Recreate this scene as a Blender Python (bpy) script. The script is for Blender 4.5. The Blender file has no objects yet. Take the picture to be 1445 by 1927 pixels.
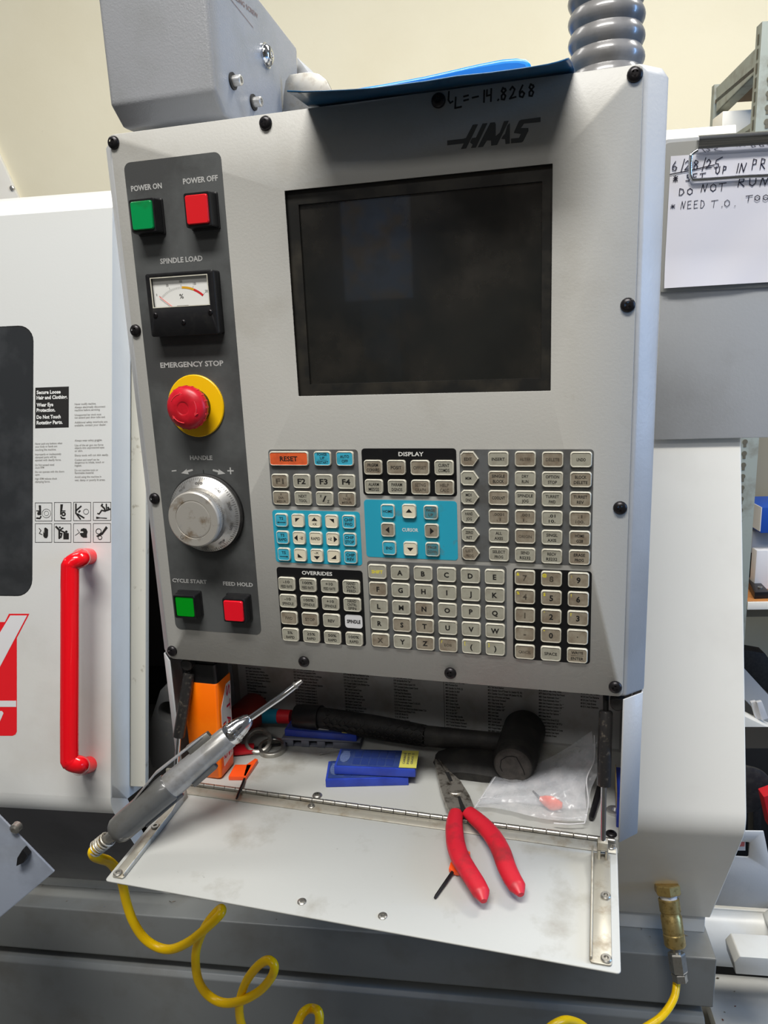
import bpy, bmesh, math, random
import numpy as np
from mathutils import Vector, Matrix, Euler
random.seed(7)
V = Vector
PI = math.pi
SC = bpy.context.scene
COL = SC.collection

# ------------------------------------------------------------------ camera
FPX, CXP, CYP = 1405.0, 722.5, 963.5            # focal length / centre in pixels of the 1445x1927 frame
CAM = V((0.0, -0.5976, 1.45))
def cam_rows(a, b, g):
    ca, sa, cb, sb, cg, sg = math.cos(a), math.sin(a), math.cos(b), math.sin(b), math.cos(g), math.sin(g)
    base = np.array([[1, 0, 0], [0, 0, -1], [0, 1, 0]], float)
    Rz = np.array([[cb, sb, 0], [-sb, cb, 0], [0, 0, 1]])
    Rx = np.array([[1, 0, 0], [0, ca, -sa], [0, sa, ca]])
    Rr = np.array([[cg, -sg, 0], [sg, cg, 0], [0, 0, 1]])
    return Rr @ Rx @ base @ Rz
MR = cam_rows(0.22917984, 0.28269614, -0.04324471)   # pitch down, turned left, small roll
cd = bpy.data.cameras.new('camera'); cam = bpy.data.objects.new('camera', cd); COL.objects.link(cam)
r, u, f = V(MR[0]), -V(MR[1]), V(MR[2])
cam.matrix_world = Matrix(((r.x, u.x, -f.x, CAM.x), (r.y, u.y, -f.y, CAM.y), (r.z, u.z, -f.z, CAM.z), (0, 0, 0, 1)))
cd.sensor_fit = 'VERTICAL'; cd.sensor_height = 36.0; cd.lens = 36.0 * FPX / 1927.0
cd.clip_start = 0.02; cd.clip_end = 60
SC.camera = cam

# ------------------------------------------------------------------ world, lights, exposure
SC.view_settings.view_transform = 'Standard'; SC.view_settings.look = 'None'
SC.view_settings.gamma = 1; SC.view_settings.use_curve_mapping = False
SC.view_settings.exposure = 0.0
wd = bpy.data.worlds.new('world'); SC.world = wd; wd.use_nodes = True
wd.node_tree.nodes['Background'].inputs[0].default_value = (0.95, 0.97, 1.0, 1)
wd.node_tree.nodes['Background'].inputs[1].default_value = 0.11
def area(name, loc, target, sx, sy, power, col):
    l = bpy.data.lights.new(name, 'AREA'); l.shape = 'RECTANGLE'; l.size = sx; l.size_y = sy
    l.energy = power; l.color = col
    o = bpy.data.objects.new(name, l); COL.objects.link(o); o.location = loc
    o.rotation_euler = (V(target) - V(loc)).to_track_quat('-Z', 'Y').to_euler()
    return o
area('overhead_light', (-0.15, -1.05, 3.3), (-0.15, -0.25, 1.3), 1.3, 0.35, 66, (1.0, 0.975, 0.93))
area('overhead_light', (-0.3, -2.5, 3.3), (-0.2, -1.2, 0.9), 1.3, 0.35, 15, (1.0, 0.975, 0.93))  # unseen fill added to even out the lower panel
area('overhead_light', (0.9, 0.9, 3.4), (0.9, 0.9, 0.0), 1.8, 0.5, 66, (1.0, 0.96, 0.88))  # added further back to brighten the wall
area('overhead_light', (-1.6, 0.7, 3.4), (-1.6, 0.8, 0.0), 1.3, 0.5, 18, (1.0, 0.97, 0.92))
area('daylight_door', (2.9, 0.13, 1.9), (0.1, 0.05, 1.4), 0.2, 1.7, 46, (0.26, 0.52, 1.0))

# ------------------------------------------------------------------ measuring helpers (points on real planes)
def ray(px, py):
    d = np.array([(px - CXP) / FPX, (py - CYP) / FPX, 1.0])
    return V(MR.T @ d)
def onp(px, py, P0, n):
    rr = ray(px, py); return CAM + rr * ((V(P0) - CAM).dot(V(n)) / rr.dot(V(n)))
def onX(px, py, x): return onp(px, py, (x, 0, 0), (1, 0, 0))
def onY(px, py, y): return onp(px, py, (0, y, 0), (0, 1, 0))
def onZ(px, py, z): return onp(px, py, (0, 0, z), (0, 0, 1))
def dep(px, py, d): return CAM + ray(px, py) * d

class Fr:                                           # a local frame: origin + three axes
    def __init__(s, o, x, y, z=None):
        s.o, s.x, s.y = V(o), V(x).normalized(), V(y).normalized()
        s.z = V(z).normalized() if z is not None else s.x.cross(s.y).normalized()
    def p(s, a, b, c=0.0): return s.o + s.x * a + s.y * b + s.z * c
    def inv(s, P): q = V(P) - s.o; return (q.dot(s.x), q.dot(s.y), q.dot(s.z))
    def at(s, px, py, c=0.0):                        # plane point seen at a pixel, in frame coordinates
        return s.inv(onp(px, py, s.p(0, 0, c), s.z))[:2]
    def sub(s, a, b, c=0.0, ang=0.0):
        ca, sa = math.cos(ang), math.sin(ang)
        return Fr(s.p(a, b, c), s.x * ca + s.y * sa, s.y * ca - s.x * sa, s.z)

class G:                                            # collects geometry in world coordinates
    def __init__(s): s.v, s.f, s.m, s.sm = [], [], [], []
    def add(s, vs, fs, m=0, smooth=False):
        k = len(s.v); s.v += [V(q) for q in vs]
        for q in fs: s.f.append([i + k for i in q]); s.m.append(m); s.sm.append(smooth)
        return s
    def box(s, fr, x0, x1, y0, y1, z0, z1, m=0):
        vs = [fr.p(x, y, z) for z in (z0, z1) for x, y in ((x0, y0), (x1, y0), (x1, y1), (x0, y1))]
        return s.add(vs, [(3, 2, 1, 0), (4, 5, 6, 7), (0, 1, 5, 4), (1, 2, 6, 5), (2, 3, 7, 6), (3, 0, 4, 7)], m)
    def prism(s, fr, poly, z0, z1, m=0, mside=None, smooth=False, top_only=False):
        n = len(poly); vs = [fr.p(x, y, z0) for x, y in poly] + [fr.p(x, y, z1) for x, y in poly]
        fs = [tuple(range(n, 2 * n))] + ([] if top_only else [tuple(range(n - 1, -1, -1))])
        s.add(vs, fs, m)
        k = len(s.v) - 2 * n
        for i in range(n):
            j = (i + 1) % n
            s.f.append([k + i, k + j, k + n + j, k + n + i]); s.m.append(m if mside is None else mside); s.sm.append(smooth)
        return s
    def flat(s, fr, poly, z=0.0, m=0):
        return s.add([fr.p(x, y, z) for x, y in poly], [tuple(range(len(poly)))], m)
    def rings(s, rings, m=0, smooth=True, cap0=True, cap1=True, closed=True):   # loft lists of points
        k = len(s.v); n = len(rings[0])
        for R in rings: s.v += [V(q) for q in R]
        for a in range(len(rings) - 1):
            for i in range(n if closed else n - 1):
                j = (i + 1) % n
                s.f.append([k + a * n + i, k + a * n + j, k + (a + 1) * n + j, k + (a + 1) * n + i]); s.m.append(m); s.sm.append(smooth)
        if cap0: s.f.append([k + i for i in range(n - 1, -1, -1)]); s.m.append(m); s.sm.append(False)
        if cap1: s.f.append([k + (len(rings) - 1) * n + i for i in range(n)]); s.m.append(m); s.sm.append(False)
        return s
    def lathe(s, fr, prof, n=32, m=0, smooth=True, cap0=True, cap1=True, phase=0.0):   # prof: (radius, height along fr.z)
        R = [[fr.p(r_ * math.cos(2 * PI * i / n + phase), r_ * math.sin(2 * PI * i / n + phase), h) for i in range(n)] for r_, h in prof]
        return s.rings(R, m, smooth, cap0, cap1)
    def tube(s, pts, rad, n=10, m=0, cap=True, sx=1.0, up=None):
        pts = [V(p) for p in pts]; N = len(pts)
        rad = rad if isinstance(rad, (list, tuple)) else [rad] * N
        R = []; t0 = None; a = None
        for i in range(N):
            t = (pts[min(i + 1, N - 1)] - pts[max(i - 1, 0)]).normalized()
            if a is None:
                a = (V(up) if up is not None else (V((0, 0, 1)) if abs(t.z) < .9 else V((1, 0, 0))))
            elif up is not None: a = V(up)
            a = (a - t * a.dot(t)).normalized(); b = t.cross(a)
            R.append([pts[i] + a * (rad[i] * math.cos(2 * PI * j / n)) + b * (rad[i] * sx * math.sin(2 * PI * j / n)) for j in range(n)])
        return s.rings(R, m, True, cap, cap)

def spline(pts, k=6):                                # Catmull-Rom through points
    P = [V(p) for p in pts]; P = [P[0] * 2 - P[1]] + P + [P[-1] * 2 - P[-2]]; out = []
    for i in range(1, len(P) - 2):
        for j in range(k):
            t = j / k; a, b, c, d = P[i - 1], P[i], P[i + 1], P[i + 2]
            out.append(0.5 * ((2 * b) + (c - a) * t + (2 * a - 5 * b + 4 * c - d) * t * t + (3 * b - a - 3 * c + d) * t ** 3))
    out.append(P[-2]); return out
def rrect(x0, x1, y0, y1, r, k=4):
    if x0 > x1: x0, x1 = x1, x0
    if y0 > y1: y0, y1 = y1, y0
    o = []
    for cx, cy, a in ((x1 - r, y0 + r, -PI / 2), (x1 - r, y1 - r, 0), (x0 + r, y1 - r, PI / 2), (x0 + r, y0 + r, PI)):
        for i in range(k + 1):
            t = a + PI / 2 * i / k; o.append((cx + r * math.cos(t), cy + r * math.sin(t)))
    return o
def rquad(c, r, k=4):                                # rounded quadrilateral from 4 corners
    o = []; n = len(c); c = [np.array(q, float) for q in c]
    for i in range(n):
        p, q, w = c[i - 1], c[i], c[(i + 1) % n]
        a = q + (p - q) / np.linalg.norm(p - q) * r; b = q + (w - q) / np.linalg.norm(w - q) * r
        for j in range(k + 1):
            t = j / k; o.append(tuple((1 - t) ** 2 * a + 2 * t * (1 - t) * q + t * t * b))
    return o
def circ(cx, cy, r, n=24): return [(cx + r * math.cos(2 * PI * i / n), cy + r * math.sin(2 * PI * i / n)) for i in range(n)]

def wloc(o):
    L = V((0, 0, 0))
    while o is not None: L = L + o.location; o = o.parent
    return L
def obj(name, g, mats, parent=None, bevel=0.0, seg=2, origin=None, kind=None, ang=35, label=None, weld=False):
    me = bpy.data.meshes.new(name)
    base = wloc(parent)
    if origin is None:
        if parent is None:
            lo = V([min(q[i] for q in g.v) for i in range(3)]); hi = V([max(q[i] for q in g.v) for i in range(3)])
            origin = V(((lo.x + hi.x) / 2, (lo.y + hi.y) / 2, lo.z))
        else: origin = base
    origin = V(origin)
    me.from_pydata([q - origin for q in g.v], [], g.f)
    ml = mats if isinstance(mats, (list, tuple)) else [mats]
    for m in ml: me.materials.append(m)
    me.polygons.foreach_set('material_index', g.m)
    me.polygons.foreach_set('use_smooth', g.sm)
    bm = bmesh.new(); bm.from_mesh(me)
    if weld: bmesh.ops.remove_doubles(bm, verts=bm.verts, dist=1e-5)
    bmesh.ops.recalc_face_normals(bm, faces=bm.faces)
    if bevel > 0:
        bmesh.ops.remove_doubles(bm, verts=bm.verts, dist=1e-6)
        es = [e for e in bm.edges if len(e.link_faces) == 2 and e.calc_face_angle(0) > math.radians(ang)]
        bmesh.ops.bevel(bm, geom=es, offset=bevel, segments=seg, affect='EDGES', profile=0.6, clamp_overlap=True)
        for fc in bm.faces: fc.smooth = True
        for e in bm.edges:
            if len(e.link_faces) == 2 and e.calc_face_angle(0) > math.radians(50): e.smooth = False
    else:
        for e in bm.edges:
            if len(e.link_faces) == 2 and e.calc_face_angle(0) > math.radians(38): e.smooth = False
    bm.to_mesh(me); bm.free(); me.update()
    o = bpy.data.objects.new(name, me); COL.objects.link(o)
    if parent is not None: o.parent = parent
    o.location = origin - base
    if kind: o['kind'] = kind
    if label: o['label'] = label
    return o
def tag(o, label, cat, group=None):
    o['label'] = label; o['category'] = cat
    if group: o['group'] = group
    return o
def thing(name, loc, label, cat, group=None):
    o = bpy.data.objects.new(name, None); COL.objects.link(o); o.location = loc; o.empty_display_size = .02
    return tag(o, label, cat, group)
def place(src, name, parent, loc):                   # a copy sharing mesh data
    o = src.copy(); o.name = name; COL.objects.link(o); o.parent = parent; o.location = V(loc) - wloc(parent); return o

# ------------------------------------------------------------------ text
_tc = {}
def tmesh(s, bold=0.0, slant=0.0):
    key = (s, bold, slant)
    if key not in _tc:
        cu = bpy.data.curves.new('t', 'FONT'); cu.body = s; cu.size = 1.0; cu.offset = bold; cu.shear = slant
        cu.resolution_u = 2; cu.fill_mode = 'FRONT'
        o = bpy.data.objects.new('t', cu)
        me = bpy.data.meshes.new_from_object(o)
        vs = [tuple(v.co) for v in me.vertices]; fs = [tuple(p.vertices) for p in me.polygons]
        bpy.data.meshes.remove(me); bpy.data.objects.remove(o); bpy.data.curves.remove(cu)
        _tc[key] = (vs, fs)
    return _tc[key]
def text(g, fr, s, x, y, h, w=None, z=0.0, m=0, bold=0.01, slant=0.0, al='C', sx=1.0, ang=0.0):
    """h = cap height; w = total width (stretches); x,y = centre (or left) of the line"""
    vs, fs = tmesh(s, bold, slant)
    if not vs: return g
    x0 = min(v[0] for v in vs); x1 = max(v[0] for v in vs)
    k = h / 0.70; kx = k * sx if w is None else w / max(x1 - x0, 1e-6)
    off = {'C': -(x0 + x1) / 2, 'L': -x0, 'R': -x1}[al]
    F = fr.sub(x, y, 0, ang) if ang else fr
    bx, by = (0, 0) if ang else (x, y)
    return g.add([F.p(bx + (v[0] + off) * kx, by + (v[1] - 0.35) * k, z) for v in vs], fs, m)

# strokes for hand writing: unit box, list of polylines
HW = {'0': [[(.5, 1), (.15, .75), (.1, .3), (.4, 0), (.8, .2), (.85, .7), (.5, 1)]], 'O': [[(.5, .95), (.1, .7), (.1, .25), (.5, 0), (.9, .25), (.9, .7), (.5, .95)]],
 '1': [[(.5, 1), (.42, 0)]], '2': [[(.1, .75), (.45, 1), (.8, .75), (.5, .35), (.05, .02), (.95, .1)]], '4': [[(.15, 1), (.1, .5), (.75, .55)], [(.8, 1.05), (.72, 0)]],
 '5': [[(1.3, 1.15), (.3, .85), (.2, .5), (.7, .45), (.75, .15), (.3, 0), (.05, .08)]], '6': [[(.6, 1), (.15, .5), (.15, .1), (.6, 0), (.85, .3), (.5, .5), (.2, .35)]],
 '8': [[(.75, .85), (.4, 1), (.2, .75), (.8, .3), (.6, 0), (.2, .05), (.2, .35), (.85, .75), (.75, .9)]],
 'A': [[(.0, 0), (.5, 1), (.9, 0)], [(.2, .4), (.8, .4)]], 'C': [[(.1, 1), (.0, .35), (.25, .1), (.6, .2)]], 'L': [[(.3, .9), (.2, .05), (.95, .1)]],
 'D': [[(.1, 0), (.15, 1), (.7, .85), (.9, .4), (.5, 0), (.1, 0)]], 'E': [[(.8, 1), (.1, .95), (.1, .0), (.85, .05)], [(.1, .5), (.7, .55)]],
 'I': [[(.6, 1), (.4, 0)]], 'N': [[(.0, 0), (.25, 1), (.6, .05), (.95, 1)]], 'P': [[(.15, 0), (.3, 1), (.8, .9), (.75, .55), (.25, .45)]],
 'R': [[(.1, 0), (.25, 1), (.8, .9), (.7, .55), (.25, .5), (.85, 0)]], 'S': [[(.85, .95), (.25, .85), (.3, .55), (.8, .4), (.6, .05), (.05, .1)]],
 'T': [[(.5, .95), (.4, 0)], [(0, .9), (1.1, 1)]], 'U': [[(.1, 1), (.1, .2), (.45, 0), (.8, .3), (.85, 1)]], 'Z': [[(.1, 1), (.8, 1), (.1, 0), (.9, 0)]],
 '/': [[(.7, 1.2), (.2, -.2)]], '*': [[(.1, .2), (.9, .9)], [(.2, .9), (.9, .2)], [(.5, 1), (.5, .1)], [(.1, .55), (.9, .55)]], '.': [[(.4, .0), (.5, .08)]],
 '=': [[(.1, .7), (.8, .75)], [(.1, .35), (.8, .4)]], '-': [[(.05, .5), (.95, .55)]]}
def ribbon(g, fr, pts, w, z, m=0):
    P = [np.array(p, float) for p in pts]
    for i in range(len(P) - 1):
        t = P[i + 1] - P[i]; t = t / (np.linalg.norm(t) + 1e-9); nn = np.array([-t[1], t[0]]) * w / 2; e = t * w * .35
        g.flat(fr, [P[i] - e - nn, P[i + 1] + e - nn, P[i + 1] + e + nn, P[i] - e + nn], z + i * 1.5e-6, m)
    return g
def hand(g, fr, s, x, y, h, adv, w, z=0.0002, m=0):
    for ch in s:
        for st in HW.get(ch, []):
            ribbon(g, fr, [(x + a * adv * .72, y + b * h) for a, b in st], w, z, m); z += 2e-6
        x += adv * (.55 if ch in '1I/.' else 1.0)
    return g

# ------------------------------------------------------------------ materials
def srgb(r, g_, b): return tuple(((c / 255) / 12.92 if c / 255 <= .04045 else ((c / 255 + .055) / 1.055) ** 2.4) for c in (r, g_, b))
def mat(name, col, rough=.5, metal=0.0, col2=None, scale=30.0, lo=.45, hi=.6, bump=0.0, bscale=400.0, spec=.5, detail=6, trans=0.0, alpha=1.0, coat=0.0, rvar=0.0, col3=None, s3=8.0, lo3=.6, hi3=.75, ior=1.45, stretch=None, bdist=.0005):
    m = bpy.data.materials.new(name); m.use_nodes = True; nt = m.node_tree; b = nt.nodes['Principled BSDF']
    b.inputs['Base Color'].default_value = (*col, 1); b.inputs['Roughness'].default_value = rough; b.inputs['Metallic'].default_value = metal
    b.inputs['Specular IOR Level'].default_value = spec; b.inputs['IOR'].default_value = ior
    b.inputs['Transmission Weight'].default_value = trans; b.inputs['Alpha'].default_value = alpha; b.inputs['Coat Weight'].default_value = coat
    L = nt.links.new; geo = nt.nodes.new('ShaderNodeNewGeometry')
    def noise(sc, de, src=None, rough_=.6):
        n = nt.nodes.new('ShaderNodeTexNoise'); n.inputs['Scale'].default_value = sc; n.inputs['Detail'].default_value = de; n.inputs['Roughness'].default_value = rough_
        if stretch:
            mp = nt.nodes.new('ShaderNodeMapping'); mp.inputs['Scale'].default_value = stretch; L(geo.outputs['Position'], mp.inputs['Vector']); L(mp.outputs[0], n.inputs['Vector'])
        else: L(geo.outputs['Position'], n.inputs['Vector'])
        return n
    last = None
    def layer(base, c2, sc, l, h):
        n = noise(sc, detail); rp = nt.nodes.new('ShaderNodeMapRange'); rp.inputs[1].default_value = l; rp.inputs[2].default_value = h
        L(n.outputs['Fac'], rp.inputs[0]); mx = nt.nodes.new('ShaderNodeMix'); mx.data_type = 'RGBA'
        if base is None: mx.inputs[6].default_value = (*col, 1)
        else: L(base, mx.inputs[6])
        mx.inputs[7].default_value = (*c2, 1); L(rp.outputs[0], mx.inputs[0]); return mx.outputs[2], rp.outputs[0]
    if col2 is not None:
        last, fac = layer(None, col2, scale, lo, hi)
        if rvar:
            mr = nt.nodes.new('ShaderNodeMapRange'); mr.inputs[3].default_value = rough; mr.inputs[4].default_value = min(1, rough + rvar); L(fac, mr.inputs[0]); L(mr.outputs[0], b.inputs['Roughness'])
    if col3 is not None: last, _ = layer(last, col3, s3, lo3, hi3)
    if last is not None: L(last, b.inputs['Base Color'])
    if bump:
        n = noise(bscale, 3); bp = nt.nodes.new('ShaderNodeBump'); bp.inputs['Strength'].default_value = bump; bp.inputs['Distance'].default_value = bdist
        L(n.outputs['Fac'], bp.inputs['Height']); L(bp.outputs[0], b.inputs['Normal'])
    return m
S = srgb
m_panel = mat('panel_paint', S(178, 177, 172), .42, col2=S(162, 159, 151), scale=9, lo=.55, hi=.8, bump=.25, bscale=420, col3=S(140, 128, 112), s3=26, lo3=.70, hi3=.86)
m_paint = mat('grey_paint', S(176, 178, 180), .38, col2=S(160, 160, 160), scale=7, lo=.5, hi=.8, bump=.3, bscale=300)
m_tray = mat('worn_tray_paint', S(180, 181, 177), .5, col2=S(140, 134, 122), scale=18, lo=.55, hi=.82, bump=.15, bscale=300, col3=S(90, 82, 72), s3=120, lo3=.70, hi3=.8)
m_arm = mat('arm_paint', S(144, 146, 150), .25, bump=.4, bscale=650, bdist=.0007, col2=S(136, 138, 140), scale=8)
m_strip = mat('strip_print', S(84, 86, 86), .45, col2=S(68, 69, 69), scale=12, bump=.1, bscale=900)
m_padgrey = mat('pad_grey', S(92, 94, 95), .5, col2=S(80, 80, 79), scale=40)
m_padblack = mat('pad_black', S(18, 18, 20), .4, col2=S(40, 38, 36), scale=60, lo=.62, hi=.8)
m_padblue = mat('pad_blue', S(40, 158, 186), .45, col2=S(62, 138, 150), scale=50, lo=.62, hi=.75, col3=S(96, 102, 96), s3=45, lo3=.66, hi3=.75)
m_rim = mat('key_rim', S(208, 205, 190), .35, col2=S(178, 172, 156), scale=120, lo=.5, hi=.7)
m_key = mat('key_face', S(160, 158, 144), .42, col2=S(146, 142, 128), scale=140, lo=.45, hi=.7)
m_keyw = mat('key_face_worn', S(146, 138, 122), .45, col2=S(122, 110, 94), scale=130, lo=.4, hi=.65)
m_keyc = mat('key_cream', S(222, 214, 190), .4, col2=S(190, 176, 150), scale=90, lo=.55, hi=.75)
m_keyb = mat('key_blue', S(62, 172, 200), .4, col2=S(54, 150, 172), scale=140, lo=.45, hi=.7)
m_keybw = mat('key_blue_worn', S(70, 130, 142), .45, col2=S(108, 112, 106), scale=110, lo=.45, hi=.6)
m_keyo = mat('key_orange', S(222, 98, 52), .4, col2=S(196, 84, 48), scale=80, lo=.5, hi=.7)
m_keywh = mat('label_white', S(214, 214, 216), .4)
m_ink = mat('black_ink', S(28, 27, 26), .5)
m_inkw = mat('worn_ink', S(92, 84, 72), .5, col2=S(60, 55, 48), scale=500, lo=.4, hi=.6)
m_white = mat('white_ink', S(222, 222, 218), .5)
m_lgrey = mat('light_grey_ink', S(176, 176, 174), .5)
m_yink = mat('yellow_ink', S(226, 212, 40), .5)
m_logo = mat('logo_ink', S(76, 78, 78), .5)
m_blackp = mat('black_plastic', S(26, 26, 28), .32, col2=S(40, 39, 38), scale=90, lo=.5, hi=.8)
m_blackm = mat('black_matt', S(22, 22, 23), .6, col2=S(34, 33, 32), scale=120)
m_dark = mat('dark_void', S(20, 19, 19), .8)
m_screw = mat('black_oxide', S(44, 42, 44), .32, metal=.6)
m_green = mat('green_plastic', S(0, 140, 74), .32, col2=S(4, 122, 62), scale=50, lo=.55, hi=.7, rvar=.1)
m_green2 = mat('green_lens', S(0, 146, 26), .2)
m_red = mat('red_plastic', S(214, 30, 38), .32, col2=S(150, 24, 26), scale=60, lo=.58, hi=.72, rvar=.15)
m_red2 = mat('red_lens', S(232, 22, 40), .25)
m_mush = mat('mushroom_red', S(206, 26, 44), .35, col2=S(176, 22, 34), scale=40)
m_mush2 = mat('mushroom_mark', S(226, 58, 66), .5)
m_yel = mat('yellow_plate', S(246, 196, 8), .4, col2=S(226, 168, 10), scale=50, lo=.6, hi=.8)
m_hose = mat('yellow_hose', S(255, 208, 0), .3, col2=S(226, 176, 16), scale=60, lo=.6, hi=.8)
m_alu = mat('aluminium', S(214, 213, 210), .34, metal=.85, col2=S(180, 174, 164), scale=90, lo=.5, hi=.7)
m_alud = mat('dirty_aluminium', S(196, 192, 184), .45, metal=.5, col2=S(136, 114, 88), scale=85, lo=.53, hi=.72, col3=S(168, 170, 172), s3=50)
m_chrome = mat('chrome', S(220, 222, 226), .12, metal=1.0)
m_steel = mat('steel', S(176, 174, 168), .33, metal=.9, col2=S(130, 122, 108), scale=120, lo=.5, hi=.75, rvar=.2)
m_zinc = mat('dirty_zinc', S(176, 172, 160), .42, metal=.45, col2=S(140, 128, 108), scale=70, lo=.5, hi=.75, rvar=.2)
m_brass = mat('brass', S(190, 166, 108), .38, metal=.75, col2=S(140, 116, 66), scale=150, lo=.5, hi=.7)
m_tickd = mat('engraving', S(70, 68, 66), .5)
m_meterw = mat('meter_face', S(226, 226, 222), .5)
m_meteru = mat('meter_orange', S(214, 158, 30), .5)
m_meterr = mat('meter_red', S(204, 40, 44), .5)
m_needle = mat('needle', S(240, 120, 112), .4)
# ================================================================== CONTROL PENDANT
PF = Fr((0, 0, 1.45), (1, 0, 0), (0, 0, 1), (0, -1, 0))     # panel plane: x right, y up, z out towards the operator
mm = .001
ZS = 1.0135                                                   # shelf floor height
PEN = thing('control_pendant', (-.187, .06, 1.0), 'grey lathe control pendant with dark screen, keypad and open storage tray', 'control panel')
# housing with flared sides
hp = [(-.396, 0), (-.402, 0), (-.4175, -.0165), (-.4175, -.150), (.0435, -.150), (.0435, -.0165), (.028, 0), (.022, 0)]   # open at the front
g = G(); Rg = []
for yy, ins in ((-.2995, 0), (.170, 0), (.1775, .0045)):
    Rg.append([PF.p(x + (ins if x < -.2 else -ins), yy, z - (.0025 + ins * .5)) for x, z in hp])
g.rings(Rg, smooth=False, closed=False); obj('housing', g, m_paint, PEN, bevel=.0025)
# front panel with screen opening
def plate_hole(fr, outer, inner, z0, z1, m=0):
    bm = bmesh.new(); out = []
    for z in (z1, z0):
        vs = [[bm.verts.new(fr.p(x, y, z)) for x, y in L] for L in (outer, inner)]
        es = [bm.edges.new((L[i], L[(i + 1) % len(L)])) for L in vs for i in range(len(L))]
        bmesh.ops.triangle_fill(bm, use_beauty=True, use_dissolve=False, edges=es); out.append(vs)
    for k in (0, 1):
        A, B_ = out[0][k], out[1][k]
        for i in range(len(A)):
            j = (i + 1) % len(A); bm.faces.new((A[i], A[j], B_[j], B_[i]))
    bm.verts.index_update(); gg = G(); gg.add([v.co.copy() for v in bm.verts], [[v.index for v in f_.verts] for f_ in bm.faces], m); bm.free(); return gg
SCR = (-.245, -.0350, -.0455, .1178)
g = plate_hole(PF, rrect(-.3995, .0255, -.2985, .1755, .004), [(SCR[0], SCR[2]), (SCR[1], SCR[2]), (SCR[1], SCR[3]), (SCR[0], SCR[3])], -.0022, 0)
obj('front_panel', g, m_panel, PEN, bevel=.0006, seg=1)
# screen: recessed bezel and glass
g = G(); bz = [(-.245, -.0455, 0), (-.0350, .1178, 0)]
R0 = [PF.p(x, y, -.0005) for x, y in ((SCR[0], SCR[2]), (SCR[1], SCR[2]), (SCR[1], SCR[3]), (SCR[0], SCR[3]))]
R1 = [PF.p(x, y, -.0042) for x, y in ((SCR[0], SCR[2]), (SCR[1], SCR[2]), (SCR[1], SCR[3]), (SCR[0], SCR[3]))]
R2 = [PF.p(x, y, -.0042) for x, y in ((SCR[0] + .0095, SCR[2] + .0095), (SCR[1] - .0075, SCR[2] + .0095), (SCR[1] - .0075, SCR[3] - .0105), (SCR[0] + .0095, SCR[3] - .0105))]
R3 = [q + V((0, .0022, 0)) for q in R2]
g.rings([R0, R1, R2, R3], smooth=False, cap0=False, cap1=False)
m_bez = mat('screen_bezel', S(34, 34, 33), .3, col2=S(54, 50, 42), scale=30, lo=.45, hi=.75, rvar=.2)
bezel = obj('screen_bezel', g, m_bez, PEN)
g = G().add([q for q in R3], [(0, 1, 2, 3)])
m_glass = mat('screen_glass', S(27, 28, 27), .16, col2=S(40, 36, 30), scale=16, lo=.42, hi=.8, rvar=.3, col3=S(74, 74, 72), s3=420, lo3=.74, hi3=.78, spec=.8, coat=.6)
obj('screen', g, m_glass, PEN, label='dark glossy screen, switched off')
# dark control strip
def P2(*pts): return [PF.at(*p) for p in pts]
g = G().prism(PF, rrect(-.3888, -.2982, -.2666, .1525, .006, 5), 0, .0003)
strip = obj('button_strip', g, m_strip, PEN, label='dark grey printed strip with rounded corners')
g = G(); Zp = .00045
for s_, x, y, h, w in (('POWER ON', -.3694, .1318, .0042, .0295), ('POWER OFF', -.3185, .1330, .0042, .0320), ('SPINDLE LOAD', -.3434, .0718, .0042, .0405),
                       ('EMERGENCY STOP', -.3434, -.0155, .0044, .0620), ('HANDLE', -.3430, -.0985, .0038, .0225), ('CYCLE START', -.3683, -.2167, .0036, .0365), ('FEED HOLD', -.3178, -.2172, .0036, .0305)):
    obj('lettering', text(G(), PF, s_, x, y, h, w, z=Zp, bold=.028), m_lgrey, strip)
for sgn, xc in ((-1, -.3588), (1, -.3264)):
    a = [(-sgn * .0058, .0016), (sgn * .0002, .0002), (sgn * -.0004, .0018), (sgn * .0062, -.0024), (sgn * -.0016, -.0034), (sgn * -.001, -.0014), (-sgn * .0063, .0000)]
    obj('direction_arrow', G().flat(PF, [(xc + x, -.1105 + y) for x, y in a], Zp), m_lgrey, strip)
obj('minus_sign', G().flat(PF, [(-.3745, -.1115), (-.3695, -.1110), (-.3695, -.1099), (-.3745, -.1104)], Zp), m_lgrey, strip)
g.flat(PF, [(-.3180, -.1109), (-.3118, -.1109), (-.3118, -.1097), (-.3180, -.1097)], Zp); g.flat(PF, [(-.3155, -.1134), (-.3143, -.1134), (-.3143, -.1072), (-.3155, -.1072)], Zp + 2e-6)
obj('plus_sign', g, m_lgrey, strip)
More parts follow.
